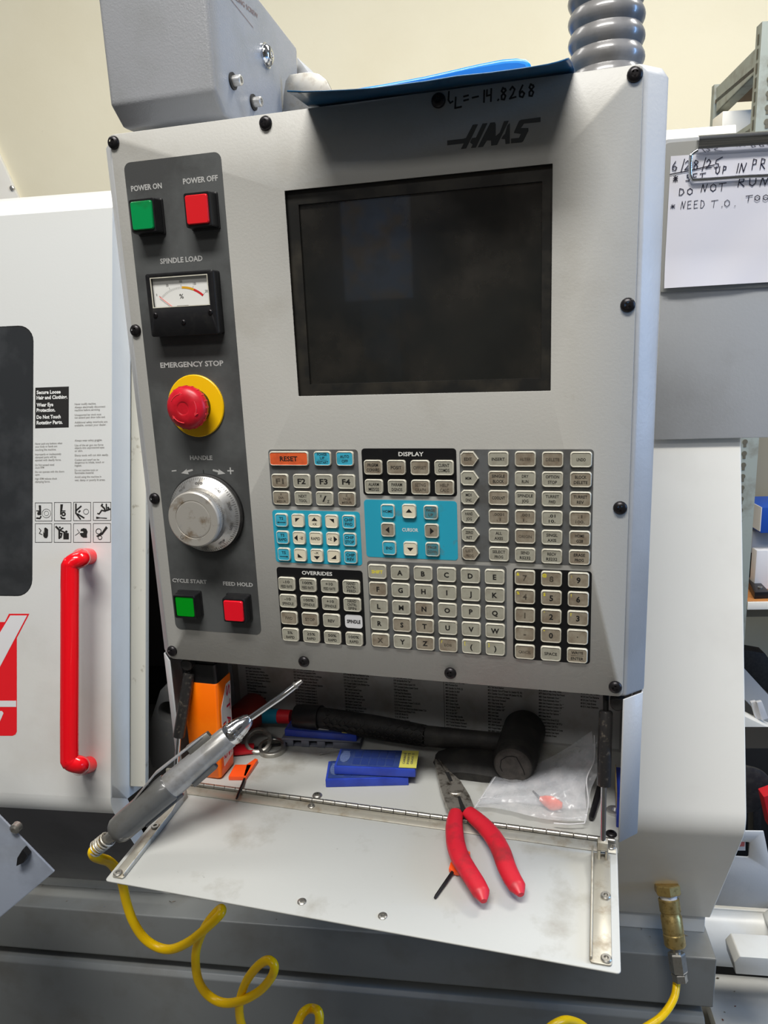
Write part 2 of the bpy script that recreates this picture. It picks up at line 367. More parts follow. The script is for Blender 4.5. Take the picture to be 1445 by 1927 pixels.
# panel screws
def screw_geo(fr, r=.0054, h=.0032, cross=True, m=0):
    gg = G(); gg.lathe(fr, [(r, 0), (r * .98, h * .35), (r * .82, h * .72), (r * .5, h * .95), (r * .46, h * .96)], 20, m, cap0=False, cap1=False)
    n = 20; zc = h * .96; ro = r * .46; s = r * .14; q = r * .44                         # phillips recess
    arm = [(q, -s), (q, s), (s, s), (s, q), (-s, q), (-s, s), (-q, s), (-q, -s), (-s, -s), (-s, -q), (s, -q), (s, -s)]
    gg.rings([[fr.p(x, y, zc) for x, y in arm], [fr.p(x, y, zc - h * .55) for x, y in arm]], m, False, cap0=False)
    outer = circ(0, 0, ro, 24); k = len(gg.v)
    bm = bmesh.new(); a = [bm.verts.new(fr.p(x, y, zc)) for x, y in outer]; b_ = [bm.verts.new(fr.p(x, y, zc)) for x, y in arm]
    es = [bm.edges.new((L[i], L[(i + 1) % len(L)])) for L in (a, b_) for i in range(len(L))]
    bmesh.ops.triangle_fill(bm, use_beauty=True, edges=es); bm.verts.index_update()
    gg.add([v.co.copy() for v in bm.verts], [[v.index for v in f_.verts] for f_ in bm.faces], m); bm.free(); return gg
SX = [(-.396, .1692), (-.257, .1690), (-.1179, .1690), (.0200, .1693), (.0200, .0158), (.0190, -.1375), (-.3955, .0154), (-.3958, -.1371), (-.3957, -.2901), (-.2573, -.2900), (-.1192, -.2896), (.0195, -.2900)]
scr0 = None
for i, (x, y) in enumerate(SX):
    P0 = PF.p(x, y, 0)
    if scr0 is None: scr0 = obj('screw', screw_geo(PF.sub(x, y, 0, .2)), m_screw, PEN, origin=P0)
    else:
        o = place(scr0, 'screw', PEN, P0); o.rotation_euler = (0, random.uniform(-.7, .7), 0)
# keys
kg = {}
def key_shape(w, h, kind='key', r=.0024):
    if kind == 'pent': 
        a = [(-w / 2 + .0022, -h / 2), (w * .22, -h / 2), (w / 2, 0), (w * .22, h / 2), (-w / 2 + .0022, h / 2), (-w / 2, h / 2 - .0022), (-w / 2, -h / 2 + .0022)]
        def off(d):
            return [(x * (1 - 2 * d / w), y * (1 - 2 * d / h)) for x, y in a]
        return off
    return lambda d: rrect(-w / 2 + d, w / 2 - d, -h / 2 + d, h / 2 - d, max(r - d * .5, .0008), 4)
def key(cx, cy, w, h, mface, legs, kind='key', ink=None, mark=None, desc=None, r=.0024, kh=.0024):
    kk = (round(w, 5), round(h, 5), mface.name, kind); P0 = PF.p(cx, cy, .0003)
    if kk not in kg:
        of = key_shape(w, h, kind, r); F = Fr((0, 0, 0), (1, 0, 0), (0, 0, 1), (0, -1, 0)); gg = G()
        lv = [(0, 0), (0, kh * .55), (.0003, kh * .88), (.0006, kh), (.0009, kh * .97), (.0012, kh * .84)]
        R = [[F.p(x, y, z) for x, y in of(d)] for d, z in lv]
        gg.rings(R[:5], 0, True, cap0=False, cap1=False); gg.rings(R[4:], 1, True, cap0=False, cap1=True)
        o = obj('key', gg, [m_rim, mface], PEN, origin=(0, 0, 0), weld=True); kg[kk] = o; o.location = P0 - wloc(PEN)
    else: o = place(kg[kk], 'key', PEN, P0)
    gg = G(); im = ink or m_ink; hz = .0003 + kh * .865; mats = [im, m_yink]
    for q in legs:
        s_, dx, dy, hh, ww = q[:5]
        if s_ == '_tri': gg.flat(PF, [(cx + x, cy + y) for x, y in dx], hz)
        else: text(gg, PF, s_, cx + dx * mm, cy + dy * mm, hh * mm, ww and ww * mm, z=hz, bold=(q[5] + .008) if len(q) > 5 else .022)
    if mark: text(gg, PF, mark, cx - w * .33, cy + h * .24, .0026, None, z=hz, m=1, bold=.02)
    if gg.v: obj('legend', gg, mats if mark else im, o)
    if desc: o['label'] = 'key marked ' + desc
    return o
def pad(x0, x1, y0, y1, m, title=None, tx=0, ty=0, tw=0, th=.0034):
    o = obj('keypad_plate', G().prism(PF, rrect(x0, x1, y0, y1, .0028, 4), 0, .0003), m, PEN)
    if title:
        obj('title', text(G(), PF, title, tx, ty, th, tw, z=.00045, bold=.02), m_white, o)
    return o
pad(-.2768, -.1944, -.1415, -.0912, m_padgrey)
pad(-.2775, -.1954, -.1940, -.1455, m_padblue)
pad(-.2776, -.1957, -.2700, -.1988, m_padblack, 'OVERRIDES', -.2385, -.2030, .0290)
pad(-.1911, -.1100, -.1305, -.0903, m_padblack, 'DISPLAY', -.1480, -.0950, .0215)
pad(-.1911, -.1103, -.1857, -.1345, m_padblue, 'CURSOR', -.1510, -.1602, .0140, .0030)
pad(-.1073, -.0017, -.1859, -.0912, m_padgrey)
pad(-.1909, -.0697, -.2701, -.1893, m_padgrey)
pad(-.0644, -.0012, -.2712, -.1905, m_padblack)
KW, KH = .0160, .0128
key(-.2571, -.0989, .0365, .0126, m_keyo, [('RESET', 0, 0, 4.1, 16.5, .022)], desc='RESET, wide and orange')
key(-.2260, -.0988, .0158, .0126, m_keyb, [('POWER', 0, 3.6, 2.3, 9), ('UP', 0, .6, 2.3, 4.2), ('_tri', [(-.0042, -.0011), (.0042, -.0011), (.0042, -.0014), (-.0042, -.0014)], 0, 0, 0), ('RESTART', 0, -3.3, 2.3, 10.5)], desc='POWER UP RESTART')
key(-.2057, -.0988, .0158, .0126, m_keyb, [('AUTO', 0, 1.9, 2.5, 8), ('OFF', 0, -2.1, 2.5, 5.6)], desc='AUTO OFF')
for i, s_ in enumerate(('F1', 'F2', 'F3', 'F4')):
    key(-.2670 + i * .0205, -.1188, KW, .0126, m_keyw if i < 1 else m_key, [(s_, 0, 0, 4.6, 7.4, .022)], ink=m_inkw if i == 0 else None, desc=s_)
key(-.2668, -.1340, KW, .0126, m_keyw, [('X', 0, 3.3, 1.8, 2), ('DIA', 0, .3, 2, 5), ('MESUR', 0, -3, 2, 9)], ink=m_inkw, desc='X DIA MESUR, worn')
key(-.2463, -.1340, KW, .0126, m_key, [('NEXT', 0, 2, 2.5, 7.5), ('TOOL', 0, -2.1, 2.5, 7.8)], desc='NEXT TOOL')
key(-.2262, -.1340, KW, .0126, m_key, [('X', -3.2, 2.4, 2.4, 2.2), ('/', 0, 0, 5, 4.2), ('Z', 3.4, -2.4, 2.4, 2.2)], desc='X/Z')
key(-.2058, -.1340, KW, .0126, m_keyw, [('Z', 0, 3.3, 1.8, 2), ('FACE', 0, .3, 2, 6.4), ('MESUR', 0, -3, 2, 9)], ink=m_inkw, desc='Z FACE MESUR, worn')
# jog pad
t = .0024
arrs = {'up': [(-.0029, -.0011), (.0029, -.0011), (0, .0022)], 'dn': [(-.0029, .0011), (0, -.0022), (.0029, .0011)], 'lf': [(.0013, -.0029), (.0013, .0029), (-.0021, 0)], 'rt': [(-.0013, -.0029), (.0021, 0), (-.0013, .0029)],
        'nw': [(-t, t), (-t, -t + .001), (t * .8, t)], 'ne': [(t, t), (-t * .8, t), (t, -t + .001)], 'sw': [(-t, -t), (t, -t), (-t, t - .001)], 'se': [(t, -t), (t, t - .001), (-t, -t)], 'la': [(-.0042, 0), (-.0026, .0009), (-.0026, .0003), (.004, .0003), (.004, -.0003), (-.0026, -.0003), (-.0026, -.0009)]}
def ar(n, dx=0, dy=0, fl=1): return ('_tri', [(x * fl + dx, y + dy) for x, y in arrs[n]][::fl], 0, 0, 0)
jx = [-.2684, -.2526, -.2368, -.2210, -.2052]; jy = [-.1543, -.1702, -.1860]; q = .0122
J = [[(m_keyb, [('TS', 0, 1.8, 2.5, 4), ar('la', 0, -.002)], 'TS left arrow'), (m_keyc, [ar('nw')], 'upper left triangle'), (m_keyc, [ar('up', 0, .0012), ('+X', 0, -2.7, 2, 4)], '+X'), (m_keyc, [ar('ne')], 'upper right triangle'), (m_keyb, [('CHIP', 0, 2, 2.7, 8), ('FWD', 0, -2, 2.7, 6.8)], 'CHIP FWD')],
     [(m_keyb, [('TS', 0, 2.2, 2.5, 4), ('RAPID', 0, -1.8, 2.5, 8)], 'TS RAPID'), (m_keyc, [ar('lf', -.0026, 0), ('-Z', 2.3, 0, 2.2, 3.4)], '-Z'), (m_keyc, [('RAPID', 0, 0, 2.7, 8.6)], 'RAPID on cream'), (m_keyc, [('+Z', -2.3, 0, 2.2, 3.6), ar('rt', .0024, 0)], '+Z'), (m_keyb, [('CHIP', 0, 2, 2.7, 8), ('STOP', 0, -2, 2.7, 8)], 'CHIP STOP')],
     [(m_keyb, [('TS', 0, 1.8, 2.5, 4), ar('la', 0, -.002, -1)], 'TS right arrow'), (m_keyc, [ar('sw')], 'lower left triangle'), (m_keyc, [('-X', 0, 2.6, 2, 4), ar('dn', 0, -.0014)], '-X'), (m_keyc, [ar('se')], 'lower right triangle'), (m_keyb, [('CHIP', 0, 2, 2.7, 8), ('REV', 0, -2, 2.7, 6.4)], 'CHIP REV')]]
for a in range(3):
    for b in range(5):
        mf, lg, ds = J[a][b]; key(jx[b], jy[a], q, q, mf, lg, desc=ds)
# overrides
ox = [-.2680, -.2474, -.2268, -.2062]; oy = [-.2141, -.2305, -.2469, -.2633]
O = [[['-10', 'FEED RATE'], ['100%', 'FEED RATE'], ['+10', 'FEED RATE'], ['HAND', 'CNTRL', 'FEED']], [['-10', 'SPINDLE'], ['100%', 'SPINDLE'], ['+10', 'SPINDLE'], ['HAND', 'CNTRL', 'SPIN']],
     [['FWD'], ['STOP'], ['REV'], None], [['5%', 'RAPID'], ['25%', 'RAPID'], ['50%', 'RAPID'], ['100%', 'RAPID']]]
WD = {'FEED RATE': 11, 'SPINDLE': 11, 'RAPID': 8.2, '-10': 6.4, '+10': 7, '100%': 9.6, '5%': 5, '25%': 8, '50%': 8, 'HAND': 8, 'CNTRL': 9.2, 'FEED': 8, 'SPIN': 7.4, 'FWD': 7, 'STOP': 9.4, 'REV': 6.4}
for a in range(4):
    for b in range(4):
        L = O[a][b]
        if L is None:
            o = obj('printed_label', G().prism(PF, rrect(ox[b] - .0082, ox[b] + .0082, oy[a] - .0063, oy[a] + .0063, .0028), .0003, .0005), m_keywh, PEN, label='white printed SPINDLE label between keys')
            obj('legend', text(G(), PF, 'SPINDLE', ox[b], oy[a], .0031, .0128, z=.00065, bold=.04), m_ink, o); continue
        n = len(L); lg = [(s_, 0, {1: [0], 2: [2.2, -2.2], 3: [3.6, .2, -3.2]}[n][i], {1: 2.8, 2: 2.5, 3: 2.5}[n], WD.get(s_)) for i, s_ in enumerate(L)]
        w_ = L[0] in ('FWD', 'STOP'); key(ox[b], oy[a], .0164, .0128, m_keyw if w_ else m_key, lg, ink=m_inkw if w_ else None, desc=' '.join(L))
# display
D_ = [[(['PRGRM', 'CONVRS'], 1), (['POSIT'], 1), (['OFFSET'], 2), (['CURNT', 'COMDS'], 0)], [(['ALARM', 'MESGS'], 0), (['PARAM', 'DGNOS'], 0), (['SETNG', 'GRAPH'], 2), (['HELP', 'CALC'], 2)]]
for a in range(2):
    for b in range(4):
        L, wn = D_[a][b]; lg = [(s_, 0, (0 if len(L) == 1 else 2.1 - 4.2 * i), 2.7, len(s_) * 1.85) for i, s_ in enumerate(L)]
        key(-.1810 + b * .0203, (-.1062, -.1228)[a], .0162, .0126, m_keyw if wn else m_key, lg, ink=m_inkw if wn == 2 else None, desc=' '.join(L))
# cursor
for x, y, mf, lg, ds in ((-.1697, -.1440, m_keyb, [('HOME', 0, 0, 2.4, 8.4)], 'HOME on blue'), (-.1510, -.1436, m_keyc, [ar('up', 0, 0)], 'up arrow'), (-.1323, -.1442, m_keybw, [('PAGE', 0, 2, 2.4, 7.5), ('UP', 0, -2, 2.4, 4)], 'PAGE UP, worn'),
                         (-.1702, -.1603, m_keyw, [ar('lf')], 'left arrow'), (-.1320, -.1602, m_keyw, [ar('rt')], 'right arrow'),
                         (-.1697, -.1765, m_keyb, [('END', 0, 0, 2.4, 5.8)], 'END'), (-.1510, -.1765, m_keyc, [ar('dn')], 'down arrow'), (-.1317, -.1764, m_keybw, [('PAGE', 0, 2, 2.4, 7.5), ('DOWN', 0, -2, 2.4, 8)], 'PAGE DOWN, worn')):
    key(x, y, .0124, .0124, mf, lg, ink=m_inkw if mf is m_keybw else None, desc=ds)
# mode pad
mx = [-.0990, -.0756, -.0542, -.0329, -.0112]; my = [-.0988 - i * .01592 for i in range(6)]
Mo = [[['EDIT'], ['INSERT'], ['ALTER'], ['DELETE'], ['UNDO']], [['MEM'], ['SINGLE', 'BLOCK'], ['DRY', 'RUN'], ['OPTION', 'STOP'], ['BLOCK', 'DELETE']], [['MDI', 'DNC'], ['COOLNT'], ['SPINDLE', 'JOG'], ['TURRET', 'FWD'], ['TURRET', 'REV']],
      [['HAND', 'JOG'], ['.0001', '.1'], ['.001', '1.'], ['.01', '10.'], ['.1', '100.']], [['ZERO', 'RET'], ['ALL', 'AXES'], ['ORIGIN'], ['SINGL', 'AXIS'], ['HOME', 'G28']], [['LIST', 'PROG'], ['SELECT', 'PROG'], ['SEND', 'RS232'], ['RECV', 'RS232'], ['ERASE', 'PROG']]]
worn = {(0, 2), (0, 3), (1, 1), (1, 4), (2, 1), (2, 4), (3, 1), (3, 2), (3, 4), (4, 2), (5, 4), (5, 0), (0, 0), (4, 4)}; faint = {(0, 2), (0, 3), (4, 2), (3, 1), (3, 2), (3, 4), (5, 0)}
for a in range(6):
    for b in range(5):
        L = Mo[a][b]; lg = [(s_, -1.0 if b == 0 else 0, (0 if len(L) == 1 else 2.1 - 4.3 * i), 2.4, len(s_) * (1.75 if b else 1.6)) for i, s_ in enumerate(L)]
        key(mx[b], my[a] + (0 if b < 3 else -.0003), .0150 if b == 0 else .0166, .0122 if b == 0 else .0124, m_keyw if (a, b) in worn else m_key, lg, kind='pent' if b == 0 else 'key', ink=m_inkw if (a, b) in faint else None, desc=' '.join(L))
# letters
for i in range(30):
    a, b = divmod(i, 6); s_ = (['SHIFT', 'A', 'B', 'C', 'D', 'E'] + list('FGHIJKLMNOPQRSTUVWXYZ') + ['EOB', '(', ')'])[i]
    wn = s_ in 'FNSTXZ'
    if s_ == 'SHIFT': lg = [(s_, 0, 0, 2.9, 10.2, .02)]
    elif s_ == 'EOB': lg = [(s_, 0, 0, 2.4, 6.6)]
    else: lg = [(s_, 0, 0, 4.3, None, .030)]
    key(-.1815 + b * .02043, -.1984 - a * .01600, .0166, .0130, m_keyw if wn or s_ == 'EOB' else m_key, lg, ink=m_yink if s_ == 'SHIFT' else (m_inkw if s_ in 'X' or s_ == 'EOB' else None), mark={'(': '[', ')': ']', 'EOB': '/'}.get(s_), desc={'(': 'open bracket', ')': 'close bracket'}.get(s_, s_))
Nn = [['7', '8', '9'], ['4', '5', '6'], ['1', '2', '3'], ['-', '0', '.'], ['CANCEL', 'SPACE', 'WRITE ENTER']]; Mk = {'7': '&', '8': '@', '9': ':', '4': '%', '5': '$', '6': '!', '2': "'", '3': '?', '0': '"'}
for a in range(5):
    for b in range(3):
        s_ = Nn[a][b]
        if s_ == 'WRITE ENTER': lg = [('WRITE', 0, 2.6, 2.4, 9.6), ('_tri', [(-.005, -.0001), (.005, -.0001), (.005, .0002), (-.005, .0002)], 0, 0, 0), ('ENTER', 0, -2.6, 2.4, 10)]
        elif len(s_) > 1: lg = [(s_, 0, 0, 2.6, 10.4)]
        elif s_ == '.': lg = [(s_, 0, 1.8, 3.9, None, .02)]
        else: lg = [(s_, 0, 0, 4.7, None, .022)]
        key(-.0544 + b * .02145, -.1979 - a * .01645, .0168, .0130, m_keyw if s_ != 'SPACE' else m_key, lg, ink=m_inkw if s_ in '7841-' or s_ == 'CANCEL' else None, mark=Mk.get(s_), desc=s_)
# logo and hand written note on the panel
def cr(pts, ox_, oy_, k): return [PF.at(ox_ + x / k, oy_ + y / k) for x, y in pts]
g = G()
for i, poly in enumerate(([(250, 690), (430, 670), (462, 660), (540, 510), (600, 505), (465, 780), (405, 787), (437, 722), (250, 745)], [(650, 497), (707, 492), (575, 770), (518, 775), (538, 735), (508, 712), (530, 662), (575, 655)],
                          [(738, 487), (790, 482), (800, 505), (798, 640), (845, 600), (893, 470), (948, 465), (815, 740), (748, 748), (745, 690), (700, 690), (655, 762), (595, 768)], [(930, 520), (960, 490), (958, 725), (910, 730), (905, 675), (862, 672), (880, 640), (905, 612)],
                          [(1085, 455), (1307, 425), (1307, 480), (1120, 498), (1085, 548), (1168, 548), (1170, 580), (1110, 700), (1090, 712), (972, 722), (972, 668), (1062, 660), (1085, 615), (1005, 605), (1010, 585), (1062, 470)])):
    g.flat(PF, cr(poly, 800, 150, 6.02), .0002 + i * 1e-6)
obj('maker_logo', g, m_logo, PEN)
g = G(); x = -.1095
hand(g, PF.sub(0, 0, 0, 0), 'C', -.1105, .1655, .0085, .0075, .0012); hand(g, PF, 'L', -.1068, .1620, .0085, .0085, .0012, z=.0003)
hand(g, PF, '=-14.8268', -.0995, .1640, .0078, .0066, .0012)
obj('handwriting', g, m_ink, PEN)
# push buttons
def push_button(cx, cy, w, h, m, ph=.013, lens=False, lab=''):
    g = G(); hw, hh = w / 2, h / 2
    g.rings([[PF.p(cx + x, cy + y, z) for x, y in rrect(-hw * k, hw * k, -hh * k, hh * k, .0015, 3)] for k, z in ((1.06, 0), (1.06, .0018), (1.0, .0022), (.97, ph - .001), (.94, ph), (.84, ph), (.84, ph - .003))], 0, False, cap0=False)
    o = obj('push_button', g, m_blackp, PEN, label=lab)
    k = .80
    if lens: R = [(.82, ph - .003), (.82, ph - .0012), (.78, ph - .0006)]
    else: R = [(.82, ph - .003), (.82, ph + .0006), (.80, ph + .0012), (.77, ph + .0016)]
    obj('button_cap', G().rings([[PF.p(cx + x, cy + y, z) for x, y in rrect(-hw * k, hw * k, -hh * k, hh * k, .0016, 3)] for k, z in R], 0, True), m, o)
push_button(-.3680, .1075, .0245, .0275, m_green, lab='square push button with green cap under POWER ON')
push_button(-.3168, .1080, .0245, .0275, m_red, lab='square push button with scuffed red cap under POWER OFF')
push_button(-.3690, -.2385, .0235, .0240, m_green2, .0125, True, 'square push button with green lens under CYCLE START')
push_button(-.3178, -.2390, .0235, .0240, m_red2, .0125, False, 'square push button with red cap under FEED HOLD')
# load meter
mc = (-.3405, .0350); MW, MH, md = .0640, .0520, .0120
g = plate_hole(PF, rrect(mc[0] - MW / 2, mc[0] + MW / 2, mc[1] - MH / 2, mc[1] + MH / 2, .002), rrect(mc[0] - .0275, mc[0] + .0265, mc[1] - .0020, mc[1] + .0225, .0015, 3), 0, md)
o = obj('load_meter', g, m_blackp, PEN, bevel=.0007, seg=1, label='black analogue load meter with white dial')
zf = md - .003
g = G().prism(PF, [(mc[0] - .0275, mc[1] - .002), (mc[0] + .0265, mc[1] - .002), (mc[0] + .0265, mc[1] + .0225), (mc[0] - .0275, mc[1] + .0225)], zf - .001, zf)
px_, py_ = mc[0] - .0005, mc[1] - .0165
def arc(a0, a1, r0, r1, n, m, z):
    for i in range(n):
        t0, t1 = a0 + (a1 - a0) * i / n, a0 + (a1 - a0) * (i + 1) / n
        g.flat(PF, [(px_ + r0 * math.sin(t0), py_ + r0 * math.cos(t0)), (px_ + r1 * math.sin(t0), py_ + r1 * math.cos(t0)), (px_ + r1 * math.sin(t1), py_ + r1 * math.cos(t1)), (px_ + r0 * math.sin(t1), py_ + r0 * math.cos(t1))], z, m)
for i in range(41):
    t = -.72 + 1.44 * i / 40; big = i % 10 == 0; arc(t - .0035, t + .0035, .0290, .0326 if big else .0308, 1, 1, zf + .0001)
arc(.02, .40, .0292, .0310, 8, 2, zf + .00015); arc(.40, .72, .0292, .0310, 8, 3, zf + .00015)
for s_, a in (('0', -.76), ('50', -.38), ('100', 0), ('150', .38), ('200', .74)): text(g, PF, s_, px_ + .0350 * math.sin(a), py_ + .0350 * math.cos(a), .0021, None, z=zf + .0001, m=1, sx=.7)
text(g, PF, '%', mc[0] - .001, mc[1] + .0065, .0038, .004, z=zf + .0001, m=1)
g.flat(PF, [(mc[0] - .006, mc[1] - .0018), (mc[0] + .005, mc[1] - .0018), (mc[0] + .005, mc[1] - .0010), (mc[0] - .006, mc[1] - .0010)], zf + .0002, 1)
obj('dial', g, [m_meterw, m_tickd, m_meteru, m_meterr], o)
g = G(); a = -.73; ribbon(g, PF, [(px_ + .0145 * math.sin(a) , py_ + .0165 * math.cos(a) + .0025), (px_ + .0318 * math.sin(a), py_ + .0318 * math.cos(a))], .0006, zf + .001)
obj('needle', g, m_needle, o)
m_clear = mat('clear_window', (1, 1, 1), .04, trans=1.0, ior=1.3)
g = G(); fr_ = [(mc[0] - .0277, mc[1] - .0022), (mc[0] + .0267, mc[1] - .0022), (mc[0] + .0267, mc[1] + .0227), (mc[0] - .0277, mc[1] + .0227)]
inn = [(x + (.0007 if x < mc[0] else -.0007), y + (.0007 if y < mc[1] + .01 else -.0007)) for x, y in fr_]
gg = plate_hole(PF, fr_, inn, md - .0005, md + .0003); obj('window_rim', gg, m_rim, o)
g = G()
for x, y in ((mc[0] - .0262, mc[1] - .0080), (mc[0] + .0262, mc[1] - .0080), (mc[0], mc[1] - .0150)):
    obj('meter_screw', screw_geo(PF.sub(x, y, md, .3), .0023, .0012), m_screw, o)

# emergency stop
ec = (-.3427, -.0520); EF = PF.sub(*ec)
o = obj('emergency_stop', G().lathe(EF, [(.0275, .0003), (.0275, .0016), (.0268, .0022)], 56, cap0=False), m_yel, PEN, label='round yellow plate with red mushroom push button')
obj('stem', G().lathe(EF, [(.0150, .002), (.0150, .0125)], 32, cap0=False), m_blackp, o)
R = [(.0150, .0105), (.0180, .0115), (.0188, .0135), (.0188, .0165), (.0180, .0190), (.0160, .0212), (.0120, .0230), (.0065, .0238), (.0058, .0236), (.0050, .0232)]
mu = obj('mushroom_head', G().lathe(EF, R, 48, cap0=False), m_mush, o)
g = G()
for k in range(3):
    a0 = .5 + k * 2 * PI / 3
    pts = [(.0125 * math.cos(a0 - j * .11), .0125 * math.sin(a0 - j * .11)) for j in range(9)]
    g.tube([EF.p(x, y, .0229) for x, y in pts], .00045, 6)
    a1 = a0 - .96; g.prism(EF, [(.0108 * math.cos(a1 + .12), .0108 * math.sin(a1 + .12)), (.0142 * math.cos(a1 + .12), .0142 * math.sin(a1 + .12)), (.0125 * math.cos(a1 - .1), .0125 * math.sin(a1 - .1))], .0222, .0231)
for k in range(20):
    a = 2 * PI * k / 20; F = Fr(EF.p(.0186 * math.cos(a), .0186 * math.sin(a), .015), EF.z, V(EF.x) * -math.sin(a) + V(EF.y) * math.cos(a))
    g.box(F, -.0022, .0022, -.0007, .0007, -.0005, .0005)
obj('turn_arrows', g, m_mush2, mu)
# jog handwheel
kc = (-.3420, -.1498); KF = PF.sub(*kc)
o = obj('jog_wheel', G().lathe(KF, [(.0368, .0003), (.0368, .0035), (.0360, .0042), (.0352, .0044)], 64, cap0=False), m_blackm, PEN, label='round jog handwheel of machined aluminium with worn face')
obj('graduated_dial', G().lathe(KF, [(.0352, .0040), (.0352, .0062), (.0345, .0068), (.0262, .0135), (.0240, .0135)], 72, cap0=False), m_alu, o)
KC, KH_ = .0252, .0265
g = G().lathe(KF, [(.0225, .0125), (.0232, .0150), (.0245, .0190), (KC, .0230), (KC, .0255), (KC - .0012, KH_), (.0176, KH_), (.0172, KH_ - .0006)], 72, cap0=False)
kn = obj('knob', g, m_alud, o)
g = G()
for k in range(90):
    a = 2 * PI * k / 90; t = V(KF.x) * math.cos(a) + V(KF.y) * math.sin(a); F = Fr(KF.p(0, 0, 0), t, KF.z.cross(t), KF.z)
    g.add([F.p(.0222, -.0004, .0135), F.p(.0222, .0004, .0135), F.p(.0233, 0, .0135), F.p(.0243, -.0004, .0215), F.p(.0243, .0004, .0215), F.p(.0253, 0, .0215)], [(0, 1, 4, 3), (1, 2, 5, 4), (2, 0, 3, 5), (3, 4, 5), (0, 2, 1)])
obj('knurling', g, m_alu, kn, kind='stuff')
obj('face_disc', G().lathe(KF, [(.0170, KH_ - .0008), (.0170, KH_ - .0002), (.0160, KH_)], 56, cap0=False), m_alud, kn)
g = G(); F = KF.sub(-.0130, -.0165, KH_)
g.lathe(F, [(.0016, .0002), (.0010, -.0006)], 14, cap0=False); obj('crank_hole', g, m_dark, kn)
g = G()
for k in range(100):
    a = 2 * PI * k / 100; t = V(KF.x) * math.sin(a) + V(KF.y) * math.cos(a); F = Fr(KF.o, t.cross(KF.z), t, KF.z)
    L = .0036 if k % 10 == 0 else (.0026 if k % 5 == 0 else .0017)
    g.add([F.p(-.00018, .0345, .0071), F.p(.00018, .0345, .0071), F.p(.00018, .0345 - L, .0071 + L * .82), F.p(-.00018, .0345 - L, .0071 + L * .82)], [(0, 1, 2, 3)])
    if k % 10 == 0:
        sl = Fr(F.p(0, .0300, .0109), F.x, (F.y * .777 - F.z * .63)); text(g, sl, '%d|%d' % (k, (100 - k) % 100), 0, 0, .0023, .0075, z=.0002)
obj('graduations', g, m_tickd, o, kind='stuff')
obj('index_mark', G().flat(PF, [(kc[0] - .0003, kc[1] + .0372), (kc[0] + .0003, kc[1] + .0372), (kc[0] + .0003, kc[1] + .0402), (kc[0] - .0003, kc[1] + .0402)], .0006), m_ink, o)

# ------------------------------------------------------------------ storage compartment under the panel
BY = .150                                                     # depth of the back wall
for sx, nm in ((1, 'right'), (-1, 'left')):
    g = G(); xf, xo = (.0270, .0425) if sx > 0 else (-.4010, -.4165); th = .0014 * sx
    prof = [(xf, .0), (xo, .0160), (xo, BY), (xo - th, BY), (xo - th, .0166), (xf - th, .0008)]
    g.rings([[V((x, y, z)) for x, y in prof] for z in (ZS - .0005, 1.1492)], smooth=False)
    obj('side_panel', g, m_paint, PEN, bevel=.0004, seg=1)
g = G().box(Fr((0, 0, 0), (1, 0, 0), (0, 1, 0)), -.4150, .0410, BY, BY + .0014, ZS - .012, 1.149)
m_back = mat('back_paint', S(150, 151, 150), .5, col2=S(110, 104, 96), scale=20, lo=.5, hi=.8)
obj('back_panel', g, m_back, PEN)
g = G().box(Fr((0, 0, 0), (1, 0, 0), (0, 1, 0)), -.4005, .0265, .0035, BY, ZS - .0016, ZS)
g.box(Fr((0, 0, 0), (1, 0, 0), (0, 1, 0)), -.4150, -.4005, .018, BY, ZS - .0016, ZS); g.box(Fr((0, 0, 0), (1, 0, 0), (0, 1, 0)), .0265, .0410, .018, BY, ZS - .0016, ZS)
g.box(Fr((0, 0, 0), (1, 0, 0), (0, 1, 0)), -.4005, .0265, .0035, .005, ZS - .014, ZS - .0016)
obj('shelf_floor', g, m_tray, PEN)
